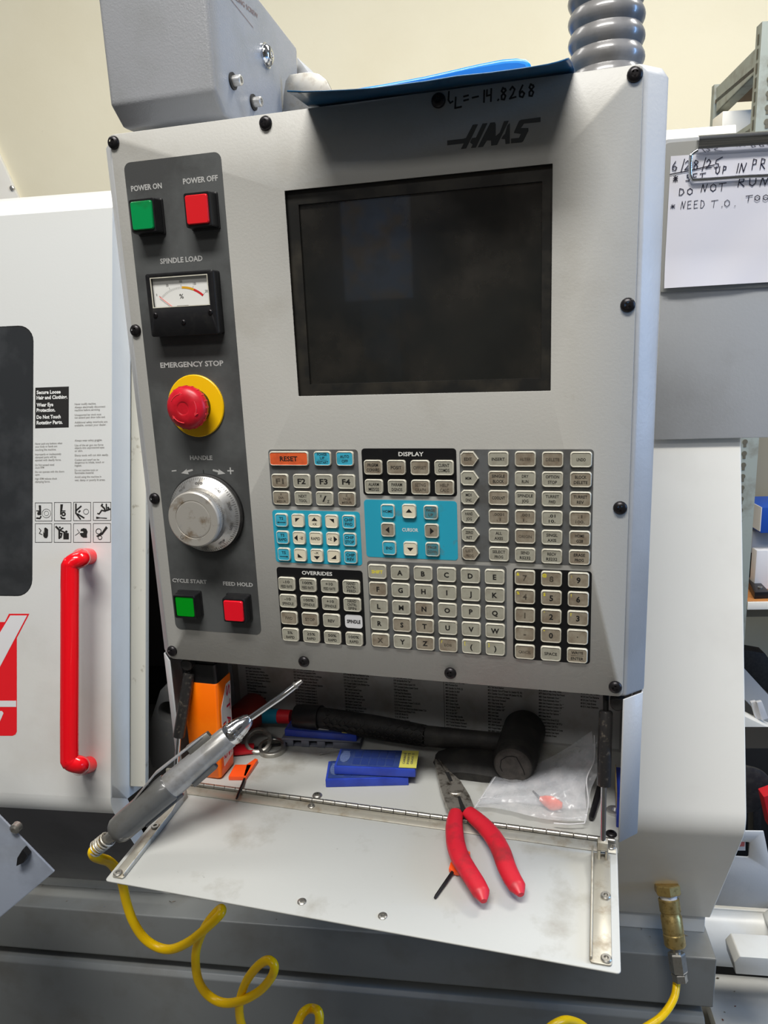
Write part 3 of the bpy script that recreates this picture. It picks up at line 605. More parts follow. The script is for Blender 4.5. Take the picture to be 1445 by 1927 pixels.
# code sheet on the back wall
BF = Fr((0, BY - .0002, 0), (1, 0, 0), (0, 0, 1), (0, -1, 0))
sx0 = BF.at(451, 1290)[0]; m_sheet = mat('sheet_white', S(186, 188, 188), .35, col2=S(150, 146, 138), scale=25, lo=.5, hi=.8)
obj_sheet = obj('code_sheet', G().prism(BF, [(sx0, 1.0165), (.030, 1.0165), (.030, 1.1485), (sx0, 1.1485)], .0002, .0006), m_sheet, PEN, label='printed sheet listing machine codes on the back wall')
GC = [['G00 Rapid Position Motion', 'G01 Linear Interpolation Motion', 'G01 Chamfering and Corner Rounding', 'G02 CW Circular Interpolation Motion', 'G03 CCW Circular Interpolation Motion', 'G04 Dwell (P) (P=Seconds)', 'G05 Fine Spindle Control Motion', 'G09 Exact Stop', 'G10 Programmable Offset Setting', 'G14 Main-spindle Swap', 'G15 Main-spindle Swap Cancel', 'G17 Plane Selection XY', 'G18 Plane Selection ZX', 'G19 Plane Selection YZ', 'G20 Inch Programming Selection', 'G21 Metric Programming Selection', 'G28 Return to Machine Zero', 'G29 Return from Reference', 'G31 Skip Function', 'G32 Thread Cutting', 'G40 Tool Nose Comp Cancel'],
      ['G41 Tool Nose Compensation Left', 'G42 Tool Nose Compensation Right', 'G50 Spindle Speed Clamp/Global Coordinates', 'G51 Offset and Return to Machine Zero', 'G52 Local Coordinate System (Fanuc)', 'G53 Non-Modal Machine Coordinate Selection', 'G54 Set Work Coordinate System 1', 'G55 Set Work Coordinate System 2', 'G56 Set Work Coordinate System 3', 'G57 Set Work Coordinate System 4', 'G58 Set Work Coordinate System 5', 'G59 Set Work Coordinate System 6', 'G61 Exact Stop Modal', 'G64 Exact Stop Cancel', 'G65 Macro Subroutine Call', 'G70 Finishing Cycle', 'G71 O.D. / I.D. Stock Removal', 'G72 End Face Stock Removal'],
      ['G72 End Face Stock Removal Cycle', 'G73 Irregular Path Stock Removal Cycle', 'G74 Face Grooving Cycle, Peck Drilling', 'G75 O.D. / I.D. Peck Grooving Cycle', 'G76 Thread Cutting Cycle, Multiple Pass', 'G77 Flatting Cycle**', '*G80 Cancel Canned Cycle', 'G81 Drill Canned Cycle', 'G82 Spot Drill Canned Cycle', 'G83 Peck Drilling Canned Cycle', 'G84 Tapping Canned Cycle', 'G85 Boring Canned Cycle', 'G86 Bore and Stop Canned Cycle', 'G87 Bore and Manual Retract', 'G88 Bore and Dwell', 'G89 Bore In, Bore Out', 'G90 Turning Cycle'],
      ['G92 Thread Cutting Modal', 'G94 End Face Cutting Modal', 'G95 Set Spindle Rigid Tap**', 'G96 Constant Surface Speed ON', '*G97 Constant Surface Speed Cancel', 'G98 Feed Per Minute', '*G99 Feed Per Revolution', 'G100 Cancel Mirror Image', 'G101 Enable Mirror Image', 'G102 Programmable Output To RS-232', 'G103 Block Look Buffering', 'G110 - G129 Set Work Coordinate System 7-26', 'G159 Background Pickup P1-P6', 'G160 APL Mode On', 'G161 APL Mode Off', 'G184 Reverse Tapping'],
      ['M00 Program Stop', 'M01 Optional Program Stop', 'M02 Program End', 'M03 Spindle On FWD (S)', 'M04 Spindle On REV', 'M05 Spindle Stop', 'M08 Coolant On', 'M09 Coolant Off', 'M10 Clamp Chuck', 'M11 Unclamp Chuck', 'M12 Air Jet On**', 'M13 Air Jet Off**', 'M14 Clamp Main Spindle', 'M15 Unclamp Main Spindle', 'M17 Turret Rotation Forward', 'M18 Turret Rotation Reverse', 'M19 Orient Spindle', 'M21 Tail Stock Advance'],
      ['M21 Tail Stock Advance', 'M22 Tail Stock Retract', 'M23 Chamfer Out of Thread On (Setting 95, 96)', 'M24 Chamfer Out of Thread Off (Setting 95, 96)', 'M30 End of Program and Reset', 'M31 Chip Auger Forward', 'M33 Chip Auger Stop', 'M36 Parts Catcher On**', 'M37 Parts Catcher Off**', 'M41 Low Gear', 'M42 High Gear', 'M43 Turret Unlock', 'M44 Turret Lock', 'M51-M58 Optional User M On', 'M59 Output Relay Set', 'M61-M68 Optional User M Off'],
      ['M78 Alarm if Skip Signal Found', 'M79 Alarm if Skip Signal Not Found', 'M85 Open Automatic Door **', 'M86 Close Automatic Door **', 'M88 High Pressure Coolant On **', 'M89 High Pressure Coolant Off **', 'M93 Start Axis Pos Capture **', 'M94 Stop Axis Pos Capture **', 'M95 Sleep Mode', 'M96 Jump If No Signal (P,Q)', 'M97 Local Subprogram Call (P,L)', 'M98 Subprogram Call (P,L)', 'M99 Subprogram Return or Loop', 'M109 Interactive User Input', 'M119 Sub-spindle Orient'],
      ['M133 Live Tool Forward', 'M134 Live Tool Reverse', 'M135 Live Tool Stop', 'M154 C Axis Engage', 'M155 C Axis Disengage']]
g = G()
for (cpx, cpy), L in zip(((462, 1256), (552, 1258), (646, 1262), (740, 1268), (838, 1276), (918, 1286), (1014, 1298), (1093, 1304)), GC):
    x0, y0 = BF.at(cpx, cpy)
    for i, s_ in enumerate(L):
        yy = y0 - i * .00375
        if yy > 1.0185: text(g, BF, s_, x0, yy, .0021, None, z=.0007, al='L', sx=.62, bold=.04)
x0 = BF.at(835, 1300)[0]; g.flat(BF, [(x0, 1.018), (x0 + .0005, 1.018), (x0 + .0005, 1.148), (x0, 1.148)], .0007)
obj('print', g, m_ink, obj_sheet, kind='stuff')
# hinged flap
FA, FB = V((-.4000, -.0010, ZS - .0010)), V((.0250, -.0010, ZS - .0010))
F0, F1 = onY(195, 1656, -.132), onY(1165, 1832, -.132)
FY = ((F0 - FA) + (F1 - FB)) * .5; FL = FY.length
FF = Fr(V((0, FA.y, FA.z)), (1, 0, 0), (0, FY.y, FY.z), None); FF = Fr(FF.o, (1, 0, 0), FY - V((FY.x, 0, 0)), V((0, 0, 1)))
FF.z = V(FF.y).cross(V(FF.x)).normalized()
if FF.z.z < 0: FF.z = -FF.z
FL = FF.inv((F0 + F1) * .5)[1]
fl = obj('tray_flap', G().prism(FF, rrect(-.4010, .0250, .0035, FL, .003, 3), -.0016, 0), m_tray, PEN, bevel=.0004, seg=1, label='lowered metal flap with scuffed light grey paint')
# piano hinge
for k in range(36):
    x0 = -.3995 + k * .01175
    gg = G().lathe(Fr((x0, -.0004, ZS + .0010), (0, 1, 0), (0, 0, 1), (1, 0, 0)), [(.0018, 0), (.0023, .0004), (.0023, .0111), (.0018, .0115)], 12)
    if k == 0: kn0 = obj('hinge_knuckle', gg, m_steel, fl, origin=(x0, -.0004, ZS + .001))
    else: place(kn0, 'hinge_knuckle', fl, (x0, -.0004, ZS + .001))
obj('hinge_leaf', G().box(FF, -.3990, .0240, .0018, .0135, .0001, .0010), m_zinc, fl, bevel=.0002, seg=1)
def onF(px, py, c=0.0): return FF.inv(onp(px, py, FF.p(0, 0, c), FF.z))[:2]
def nut(fr, r, h, par, nm='rivet_nut', mt=None, hole=True):
    gg = G().lathe(fr, [(r, 0), (r, h * .7), (r * .85, h), (r * .45, h), (r * .42, h * .2)], 20, cap0=False)
    return obj(nm, gg, mt or m_steel, par, origin=fr.o)
for px, py in ((568, 1697), (720, 1724)):
    a, b = onF(px, py); gg = screw_geo(FF.sub(a, b, 0, .4), .0038, .0014); obj('rivet', gg, m_steel, fl, origin=FF.p(a, b))
for px, py in ((586, 1519), (1150, 1596)):
    a, b = onF(px, py); nut(FF.sub(a, b, .001), .0035, .0014, fl, 'rivet')
for px, py in ((597, 1498), (1150, 1570)):
    p = onZ(px, py, ZS); gg = screw_geo(Fr(p, (1, 0, 0), (0, 1, 0)), .0050, .0026); obj('screw', gg, m_steel if px < 600 else m_screw, PEN, origin=p)
# flap brackets
for (sx, nuts) in ((1, ((1146, 1688), (1145, 1806))), (-1, ((285, 1555), (215, 1643)))):
    a0, b0 = onF(*((1132, 1606) if sx > 0 else (335, 1505))); a1, b1 = onF(*((1130, 1812) if sx > 0 else (204, 1649)))
    xa, xb = (.0035, .0190) if sx > 0 else (-.3965, -.3850)
    gg = G().prism(FF, rrect(xa, xb, .016, FL - .004, .002, 3), .0001, .0016)
    xr = xa if sx > 0 else xb - .0016
    prof = [(.017, .0016), (.030, .0016), (FL - .006, .0016), (FL - .006, .0045), (.045, .0060), (.034, .0095), (.017, .0095)]
    SF = Fr(FF.p(xr, 0, 0), FF.y, FF.z, FF.x); gg.prism(SF, prof, 0, .0016)
    br = obj('flap_bracket', gg, m_zinc, fl, bevel=.0003, seg=1)
    for px, py in nuts:
        a, b = onF(px, py, .0016); a = max(xa + .004, min(xb - .004, a)); nut(FF.sub(a, b, .0016), .0039, .0020, br)
# gas struts
m_strut = mat('strut_black', S(36, 35, 35), .3, col2=S(84, 78, 70), scale=260, lo=.56, hi=.72)
def strut(top, c0, c1, bot, r=.0052):
    top, c0, c1, bot = V(top), V(c0), V(c1), V(bot); d = (c1 - c0).normalized()
    o = obj('gas_strut', G().tube([c0, c0 + d * .0006, c0 + d * .0018, c1 - d * .0018, c1 - d * .0006, c1], [r * .8, r * .95, r, r, r * .95, r * .7], 24), m_strut, PEN, label='black gas strut holding the flap')
    obj('rod', G().tube([c1 - d * .001, bot], .0024, 16), m_chrome, o)
    obj('end_fitting', G().tube([top, c0 + d * .001], [.0026, .0022], 12), m_blackm, o)
    g = G(); F = Fr(bot, (1, 0, 0), (0, 0, 1), (0, -1, 0)); g.box(F, -.0042, .0042, -.004, .0035, -.004, .004); g.box(F, -.0042, -.0016, -.013, -.004, -.004, .004); g.box(F, .0022, .0042, -.013, -.004, -.004, .004)
    obj('clevis', g, m_zinc, o, bevel=.0006)
strut(onY(1140, 1302, .020), onY(1140, 1337, .014), onY(1136, 1480, -.006), onY(1134, 1588, -.021), .0058)
strut(onY(360, 1243, .020), onY(356, 1266, .012), onY(336, 1388, -.006), onY(328, 1488, -.019), .0058)
o = obj('rubber_bumper', G().lathe(Fr(onY(1162, 1322, .010), (1, 0, 0), (0, 0, 1), (0, -1, 0)), [(.0062, -.006), (.0062, .003), (.005, .004)], 20), m_blackm, PEN)
place(o, 'rubber_bumper', PEN, V((-.3865, .010, 1.1425)) + (wloc(PEN) - V((0, 0, 0))) - V(onY(1162, 1322, .010)) )
# ================================================================== LATHE BEHIND (turned 7.4 degrees, front leaning back)
YW = math.radians(7.4); MX = V((math.cos(YW), math.sin(YW), 0)); MY = V((-math.sin(YW), math.cos(YW), 0)); UP = V((0, 0, 1))
TH = math.radians(14.5); DL = UP * math.cos(TH) + MY * math.sin(TH)
F0p = dep(130, 1250, .97); LF = Fr(F0p, MX, DL)                # face plane, z towards the operator
m_lathe = mat('lathe_paint', S(206, 207, 204), .3, col2=S(190, 188, 182), scale=5, lo=.5, hi=.8, bump=.12, bscale=350, col3=S(150, 140, 126), s3=40, lo3=.74, hi3=.84)
m_cream = mat('cover_paint', S(246, 242, 231), .35, col2=S(236, 231, 220), scale=6, lo=.5, hi=.8, col3=S(150, 138, 120), s3=46, lo3=.76, hi3=.84)
m_base = mat('base_paint', S(118, 120, 118), .35, col2=S(100, 97, 90), scale=9, lo=.5, hi=.8, bump=.15, bscale=200, col3=S(60, 52, 46), s3=60, lo3=.73, hi3=.8)
m_beige = mat('frame_paint', S(196, 192, 178), .5, col2=S(140, 130, 110), scale=60, lo=.62, hi=.75)
m_chip = mat('swarf', S(140, 130, 116), .35, metal=.8)
LA = thing('lathe', F0p * 1.0 + V((.6, .35, -.9)), 'large light grey lathe enclosure behind the control pendant', 'machine')
LA.location.z = 0.0
# --- apron profile below the bend, running the whole width
cor = onp(1406, 1562, LF.o, LF.z)                              # bend corner of the right cover
E1 = onp(1337, 1727, cor, MX); E2 = V((E1.x, E1.y, onp(1337, 1766, cor, MX).z))
bend = LF.inv(cor)[1]
xr = LF.inv(cor)[0]                                            # right end of cover along MX
def PX(P): q = V(P) - F0p; return q.dot(MX), q.dot(MY), q.dot(UP)
def WP(a, b, c): return F0p + MX * a + MY * b + UP * c
cb = PX(cor); e1 = PX(E1); e2 = PX(E2)
zb = E2.z; q1 = PX(onZ(1350, 1808, zb)); q0 = PX(onZ(150, 1708, zb)); qf = PX(onZ(1166, 1794, zb)); byf = (q1[1] + q0[1] + qf[1]) / 3
DR = LF.at(210, 900)[0]                                        # right edge of the door
def strip_profile(prof, x0, x1, name, m, parent, bevel=0.0, closed=True, label=None):
    g = G(); g.rings([[WP(x, b, c) for b, c in prof] for x in (x0, x1)], smooth=False, cap0=closed, cap1=closed, closed=closed)
    return obj(name, g, m, parent, bevel=bevel, seg=3, label=label)
X0 = -.75
inn = .030
fz = LF.p(0, LF.at(800, 700)[1]); 
up_t = LF.p(0, LF.at(1300, 241)[1]); up_r = PX(up_t)
LX = LF.at(1180, 1200)[0] - .25                                # left end of right cover (behind the pendant)
xrc = LF.at(1399, 1150)[0]
c3 = V((0, cb[1], cb[2])); f3 = V((0, up_r[1] - cb[1], up_r[2] - cb[2])).normalized(); u3 = V((0, e1[1] - cb[1], e1[2] - cb[2])).normalized()
arcp = []
for k in range(9):
    t = k / 8; P = (1 - t) ** 2 * (c3 + f3 * .020) + 2 * t * (1 - t) * c3 + t * t * (c3 + u3 * .020); arcp.append((P.y, P.z))
strip_profile([(up_r[1], up_r[2])] + arcp + [(e1[1], e1[2]), (e1[1] + .02, e1[2]), (e1[1] + .02, e1[2] + .12), (cb[1] + .46, e1[2] + .12), (cb[1] + .46, up_r[2])], LX, xrc, 'front_cover', m_cream, LA, bevel=.0015, label='cream sheet-metal front cover with rounded lower bend')
# apron fascia + chip pan
strip_profile([(e1[1] + .004, e1[2]), (e1[1] + .004, e2[2]), (e1[1] + .03, e2[2]), (e1[1] + .03, e1[2])], X0, xrc - .005, 'fascia', m_lathe, LA, bevel=.001)
zt = E2.z; z_b = onp(1345, 1914, WP(0, byf, 0), MY).z - F0p.z
z_l = onp(100, 1798, WP(0, byf, 0), MY).z - F0p.z; zlow = (z_b + z_l) / 2
xbr = PX(onZ(1350, 1808, zb))[0]
strip_profile([(e1[1] + .03, e2[2]), (byf, e2[2]), (byf, zlow + .012), (byf + .012, zlow), (e1[1] + .03, zlow)], X0, xbr, 'chip_pan', m_base, LA, bevel=.0022, label='grey chip pan with swarf on its ledge')
strip_profile([(byf - .004, zlow - .012), (byf + .002, zlow - .006), (byf + .02, zlow - .006), (byf + .02, -F0p.z + .06), (byf - .004, -F0p.z + .06)], X0, xbr - .01, 'base_panel', m_base, LA, bevel=.0015)
strip_profile([(byf + .03, zlow + .002), (byf + .4, zlow + .002), (byf + .4, -F0p.z), (byf + .03, -F0p.z)], X0, xbr - .03, 'plinth', m_dark, LA)
g = G()
for k in range(70):
    a = random.uniform(X0 + .3, xbr - .02); b = random.uniform(byf + .006, e1[1] + .028); F = Fr(WP(a, b, e2[2] + .0006), (math.cos(k), math.sin(k), 0), (-math.sin(k), math.cos(k), 0), (0, 0, 1)); L = random.uniform(.0008, .004)
    g.add([F.p(-L, 0, 0), F.p(L, 0, .0006), F.p(L * .8, .0008, 0), F.p(-L, .0008, .0012)], [(0, 1, 2, 3)])
obj('swarf', g, m_chip, LA, kind='stuff')
# --- dark cavity behind the door opening
g = G(); a0, a1 = DR + .015, LX + .02
F = Fr(WP(0, 0, 0), MX, UP)
zt_ = up_r[2]
g.add([WP(X0, .42, zt_), WP(a1 + .3, .42, zt_), WP(a1 + .3, .42, e2[2]), WP(X0, .42, e2[2])], [(0, 1, 2, 3)])
g.add([WP(X0, .10, e2[2] + .12), WP(X0, .10, e2[2] + .001), WP(xrc - .01, .10, e2[2] + .001), WP(xrc - .01, .10, e2[2] + .12)], [(0, 1, 2, 3)])
g.add([WP(X0, .10, e2[2] + .12), WP(xrc - .01, .10, e2[2] + .12), WP(xrc - .01, .42, e2[2] + .12), WP(X0, .42, e2[2] + .12)], [(0, 1, 2, 3)])
g.add([WP(X0, .42, zt_), WP(X0, .42, e2[2]), WP(X0, .02, e2[2]), WP(X0, .02 + .2, zt_)], [(0, 1, 2, 3)])
obj('cavity', g, m_dark, LA)
lid = WP(0, .40, PX(onp(290, 1253, WP(0, .40, 0), MY))[2])
g = G(); g.add([WP(X0, .40, zt_), WP(a1 + .2, .40, zt_), WP(a1 + .2, .40, lid.z - F0p.z), WP(X0, .40, lid.z - F0p.z)], [(0, 1, 2, 3)])
obj('inner_guard', g, mat('guard_dark', S(44, 42, 42), .5), LA)
# black turret casting with a bore
TFr = Fr(WP(0, .10, 0), MX, UP, -MY)
cst = [TFr.at(*p) for p in ((360, 1270), (312, 1292), (301, 1300), (290, 1335), (281, 1362), (277, 1390), (279, 1415), (286, 1444), (400, 1450), (400, 1270))]
bor = TFr.at(318, 1340); bore = circ(bor[0], bor[1], .0165, 28)
gg = plate_hole(TFr, cst, bore, -.06, 0)
obj('turret_block', gg, mat('cast_black', S(86, 86, 86), .35, col2=S(96, 94, 90), scale=120, lo=.58, hi=.7, bump=.3, bscale=500), LA, bevel=.001, label='black cast block with a round bore')
obj('fixing_block', G().box(TFr, TFr.at(314, 1450)[0], TFr.at(345, 1450)[0], TFr.at(330, 1466)[1], TFr.at(330, 1446)[1], -.02, .004), m_beige, LA, bevel=.001)
# --- door
t2, t1 = LF.at(208, 391)[1], 0
bdy = LF.at(213, 1503)[1]
ch = WP(0, 0, 0)
T2 = PX(LF.p(0, t2)); B2 = PX(LF.p(0, bdy))
# upper bevels by their seen height
def hz(px, py, b):                                             # height of the point seen at a pixel at machine depth b
    return PX(onp(px, py, WP(0, b, 0), MY))[2]
b1 = T2[1] + .014; b0_ = T2[1] + .034
zz1, zz0 = hz(205, 371, b1), hz(204, 359, b0_)
under = (B2[1] + (e1[1] - cb[1]) * .82, B2[2] + (e1[2] - cb[2]) * .82)
bk = .06
DOORP = [(b0_ + .06, zz0), (b0_, zz0), (b1, zz1), (T2[1], T2[2])]
# window cut-out in the face
wx1 = LF.at(62, 870)[0]; wy1, wy0 = LF.at(30, 613)[1], LF.at(30, 1122)[1]
outer = [(X0, bdy), (DR, bdy), (DR, t2), (X0, t2)]
gg = plate_hole(LF, outer, rrect(X0 + .06, wx1, wy0, wy1, .022, 6), -.003, 0)
door = obj('door', gg, m_lathe, LA, label='light grey sliding lathe door with dark window and red handle')
m_win = mat('door_window', S(44, 46, 48), .3, col2=S(66, 68, 70), scale=14, lo=.45, hi=.8, rvar=.2, col3=S(130, 130, 128), s3=260, lo3=.76, hi3=.80)
obj('door_window', G().prism(LF, rrect(X0 + .061, wx1 - .0010, wy0 + .001, wy1 - .001, .0215, 6), -.003, -.0008), m_win, door, label='dark scratched window with rounded corners')
g = G(); g.rings([[WP(x, b, c) for b, c in DOORP] for x in (X0, DR)], smooth=False, cap0=False, cap1=False, closed=False)
obj('door_top', g, m_lathe, door, bevel=.002)
# lower bend and underside: rounded
rad = []; d_dn = V((0, (e1[1] - cb[1]), (e1[2] - cb[2]))).normalized()
fd = V((0, T2[1] - B2[1], T2[2] - B2[2])).normalized()
pts = []
for k in range(7):
    t = k / 6; P = (1 - t) ** 2 * (V((0, B2[1], B2[2])) + fd * .001) + 2 * t * (1 - t) * V((0, B2[1] - fd.y * .012, B2[2] - fd.z * .012)) + t * t * (V((0, B2[1], B2[2])) - fd * .012 + d_dn * .014); pts.append((P.y, P.z))
pe = V((0, pts[-1][0], pts[-1][1])) + d_dn * ((e1[2] - pts[-1][1]) / d_dn.z); pts.append((pe.y, pe.z))
g = G(); g.rings([[WP(x, b, c) for b, c in pts[:-1]] for x in (X0, DR)], smooth=True, cap0=False, cap1=False, closed=False); obj('lower_bend', g, m_lathe, door)
m_under = mat('under_dark', S(92, 90, 92), .22, col2=S(82, 80, 82), scale=5)  # darker and glossier than the door face
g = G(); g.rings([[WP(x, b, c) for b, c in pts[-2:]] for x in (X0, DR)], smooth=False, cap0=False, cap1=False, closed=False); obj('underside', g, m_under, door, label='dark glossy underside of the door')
# right edge of the door: chamfer going back
cw = .055
ex = LF.at(241, 1000, -cw)[0]
g = G(); A = [LF.p(DR, bdy - .0, 0), LF.p(DR, t2, 0), LF.p(ex, t2, -cw), LF.p(ex, bdy - .02, -cw)]
g.add(A, [(0, 1, 2, 3)]); g.add([LF.p(ex, t2, -cw), LF.p(ex, bdy - .02, -cw), LF.p(ex - .002, bdy - .02, -cw - .05), LF.p(ex - .002, t2, -cw - .05)], [(0, 1, 2, 3)])
pl = WP(DR, pts[-2][0], pts[-2][1]); fan = [LF.p(ex, bdy - .02, -cw), LF.p(DR, bdy + .02, 0)] + [WP(DR, *q_) for q_ in pts[:-1]]
g.add(fan, [(0, i_, i_ + 1) for i_ in range(1, len(fan) - 1)])
plE = WP(DR, *pts[-1]); g.add([pl, plE, plE + MX * (ex - DR) + MY * .02, LF.p(ex, bdy - .02, -cw)], [(0, 1, 2, 3)])
obj('door_edge', g, m_lathe, door)
# warning print
def lt(px, py, c=.0002): return LF.at(px, py, c)
g = G(); a = lt(66.5, 729.5); b = lt(129.5, 728.5); c_ = lt(66.5, 806); bw = b[0] - a[0]
obj('warning_panel', G().prism(LF, [(a[0], c_[1]), (b[0], c_[1]), (b[0], a[1]), (a[0], a[1])], 0, .0002), m_ink, door)
for s_, py in (('Secure Loose', 738.5), ('Hair and Clothing.', 748.5), ('Wear Eye', 762), ('Protection.', 772), ('Do Not Touch', 785), ('Rotating Parts.', 795.5)):
    x, y = lt(69, py); text(g := G(), LF, s_, x, y, .0046, bw * {'Secure Loose': .72, 'Hair and Clothing.': .92, 'Wear Eye': .50, 'Protection.': .56, 'Do Not Touch': .72, 'Rotating Parts.': .78}[s_], z=.0004, bold=.035, al='L'); obj('warning_text', g, m_white, door)
g = G()
T_ = [(66, [('Never push any buttons when', 835), ('your body or hands are', 840.5), ('touching the machine.', 846.5), ('Improperly or inadequately', 855), ('clamped parts will be', 860.5), ('ejected with deadly force.', 866), ('Do Not exceed rated', 875), ('chuck RPM', 880), ('Do not operate with the doors', 888), ('open.', 893), ('High RPM reduces chuck', 901), ('clamping force.', 906.5)]),
      (140.5, [('Never modify machine.', 760.5), ('Always electrically disconnect', 766.5), ('machine before servicing.', 772), ('Unsupported bar stock must', 781), ('not extend past draw tube end.', 786), ('Additional safety interlocks are', 795), ('available, contact your dealer.', 800.5), ('Always wear safety goggles.', 829), ('Use of the air gun can force', 838), ('objects into unprotected eyes', 843), ('or skin.', 848.5), ('Sharp tools will cut skin easily.', 857), ('Coolant and swarf can be', 865.5), ('dangerous to inhale, touch or', 870.5), ('ingest.', 876), ('Do not machine toxic or', 885), ('flammable material.', 890), ('Avoid using the machine in', 897.5), ('wet, damp or poorly lit areas.', 903.5)])]
for px, L in T_:
    for s_, py in L:
        x, y = lt(px, py); text(g, LF, s_, x, y, .0027, len(s_) * .00143, z=.0002, al='L')
obj('safety_text', g, mat('faded_ink', S(120, 118, 114), .5), door, kind='stuff')
# pictogram panels
g = G(); ck = 9.32
def pc(pts): return [lt(60 + x / ck, 935 + y / ck) for x, y in pts]
def pfill(pts, z=.0003): g.flat(LF, pc(pts), z)
def pline(pts, w=.0012, z=.0003): ribbon(g, LF, pc(pts), w, z)
def pring(cx, cy, r, w=.0008): pline([(cx + r * math.cos(t * PI / 10), cy + r * math.sin(t * PI / 10)) for t in range(21)], w)
for x0, x1, y0, y1 in ((60, 352, 104, 424), (396, 688, 98, 422), (732, 1032, 94, 418), (1078, 1384, 94, 412), (60, 350, 470, 796), (392, 686, 470, 796), (730, 1032, 468, 796), (1078, 1380, 466, 796)):
    for a_, b_ in (((x0, y0), (x1, y0)), ((x1, y0), (x1, y1)), ((x1, y1), (x0, y1)), ((x0, y1), (x0, y0))): pline([a_, b_], .0006)
pfill([(118, 148), (160, 148), (164, 318), (100, 318), (92, 285), (128, 240)]); pline([(82, 245), (125, 245)]); pline([(85, 372), (140, 378), (158, 345)], .002); pring(255, 290, 76, .0005); pring(255, 290, 40, .0004)
pfill([(500, 132), (546, 130), (532, 240), (505, 320), (495, 318)]); pline([(530, 245), (585, 245)]); pring(555, 300, 28, .0018); pline([(510, 350), (525, 375), (580, 382)], .002)
pline([(772, 125), (772, 290)], .002); pline([(775, 240), (862, 165)], .002); pline([(775, 290), (850, 390)], .002); pline([(800, 300), (912, 368)], .002); pline([(822, 265), (845, 245)], .002); pring(950, 260, 45, .0006)
pline([(1235, 130), (1222, 155), (1270, 200), (1285, 245), (1370, 215)], .0022); pline([(1305, 128), (1308, 210)], .0018); pline([(1285, 250), (1225, 235), (1180, 300), (1155, 292)], .0018); pfill([(1125, 345), (1200, 362), (1320, 368), (1310, 385), (1200, 375), (1130, 388)]); pring(1340, 192, 7, .0016)
pline([(128, 552), (160, 590), (130, 640), (180, 662)], .001); pfill([(200, 600), (215, 640), (218, 545), (228, 545), (240, 535), (252, 545), (268, 555), (285, 575), (282, 690), (262, 722), (225, 722), (200, 690)])
pline([(425, 525), (480, 580), (482, 725)], .0026); pline([(480, 590), (545, 545)], .0018); pline([(500, 590), (580, 625)], .002); pline([(490, 640), (525, 645), (508, 712)], .002); pfill([(552, 630), (648, 636), (648, 745), (552, 745)]); pring(490, 535, 6, .0014); pring(605, 610, 8, .0018)
pfill([(850, 600), (862, 565), (910, 548), (955, 562), (978, 610), (965, 660), (968, 716), (900, 716), (860, 690), (850, 660), (835, 655), (850, 635), (905, 630), (900, 605)]); pline([(795, 572), (835, 625), (760, 675)], .0007)
pfill([(1300, 512), (1332, 545), (1240, 665), (1140, 705), (1130, 685), (1225, 625)]); pring(1170, 605, 46, .0009); pring(1195, 715, 33, .0009)
obj('pictogram_print', g, m_ink, door, kind='stuff')
# red decal at the lower left
k = 3.853
def dc(pts): return [lt(x / k, 1020 + y / k) for x, y in pts]
g = G(); m_dred = mat('decal_red', S(222, 28, 38), .4); 
g.flat(LF, dc([(-160, 580), (35, 580), (65, 520), (213, 520), (122, 695), (122, 1375), (112, 1395), (90, 1405), (-160, 1405)]), .0002, 0)
g.flat(LF, dc([(75, 532), (197, 532), (0, 905), (-20, 905), (-20, 690)]), .0004, 1); g.flat(LF, dc([(-160, 1150), (118, 1150), (118, 1195), (-160, 1195)]), .0004, 1)
g.flat(LF, dc([(-30, 1225), (15, 1225), (26, 1240), (0, 1300), (-30, 1330)]), .0004, 1)
obj('decal', g, [m_dred, m_keywh], door, label='red and white painted decal')
# red handle
HO = .052
h1, h2 = LF.at(168, 1046), LF.at(168, 1440)
hx = LF.at(131, 1250, HO)[0]; hy1, hy2 = LF.at(140, 1049, HO)[1], LF.at(140, 1446, HO)[1]
pp = [LF.p(h1[0], h1[1], 0), LF.p(h1[0] - .004, h1[1], .012)]
pp = [LF.p(h1[0], h1[1] - .001, 0), LF.p((h1[0] * .6 + hx * .4), (h1[1] * .6 + hy1 * .4), HO * .45), LF.p(hx + .010, hy1 - .002, HO * .86), LF.p(hx + .002, hy1 - .008, HO * .99), LF.p(hx, hy1 - .022, HO), LF.p(hx, (hy1 + hy2) / 2, HO), LF.p(hx, hy2 + .022, HO), LF.p(hx + .002, hy2 + .008, HO * .99), LF.p(hx + .010, hy2 + .002, HO * .86), LF.p((h2[0] * .6 + hx * .4), (h2[1] * .6 + hy2 * .4), HO * .45), LF.p(h2[0], h2[1] + .001, 0)]
obj('door_handle', G().tube(spline(pp, 7), .0108, 22), mat('handle_red', S(226, 10, 26), .18, coat=.5), door, label='glossy red tubular pull handle')
# frame strip beside the door
s1, s2 = LF.at(246, 1200, -cw - .006)[0], LF.at(274, 1200, -cw - .006)[0]
sb = LF.at(255, 1480, -cw - .006)[1]
obj('frame_strip', G().box(LF, s1, s2, sb, t2, -cw - .016, -cw - .006), m_beige, LA, bevel=.0008, label='speckled beige metal strip beside the door')
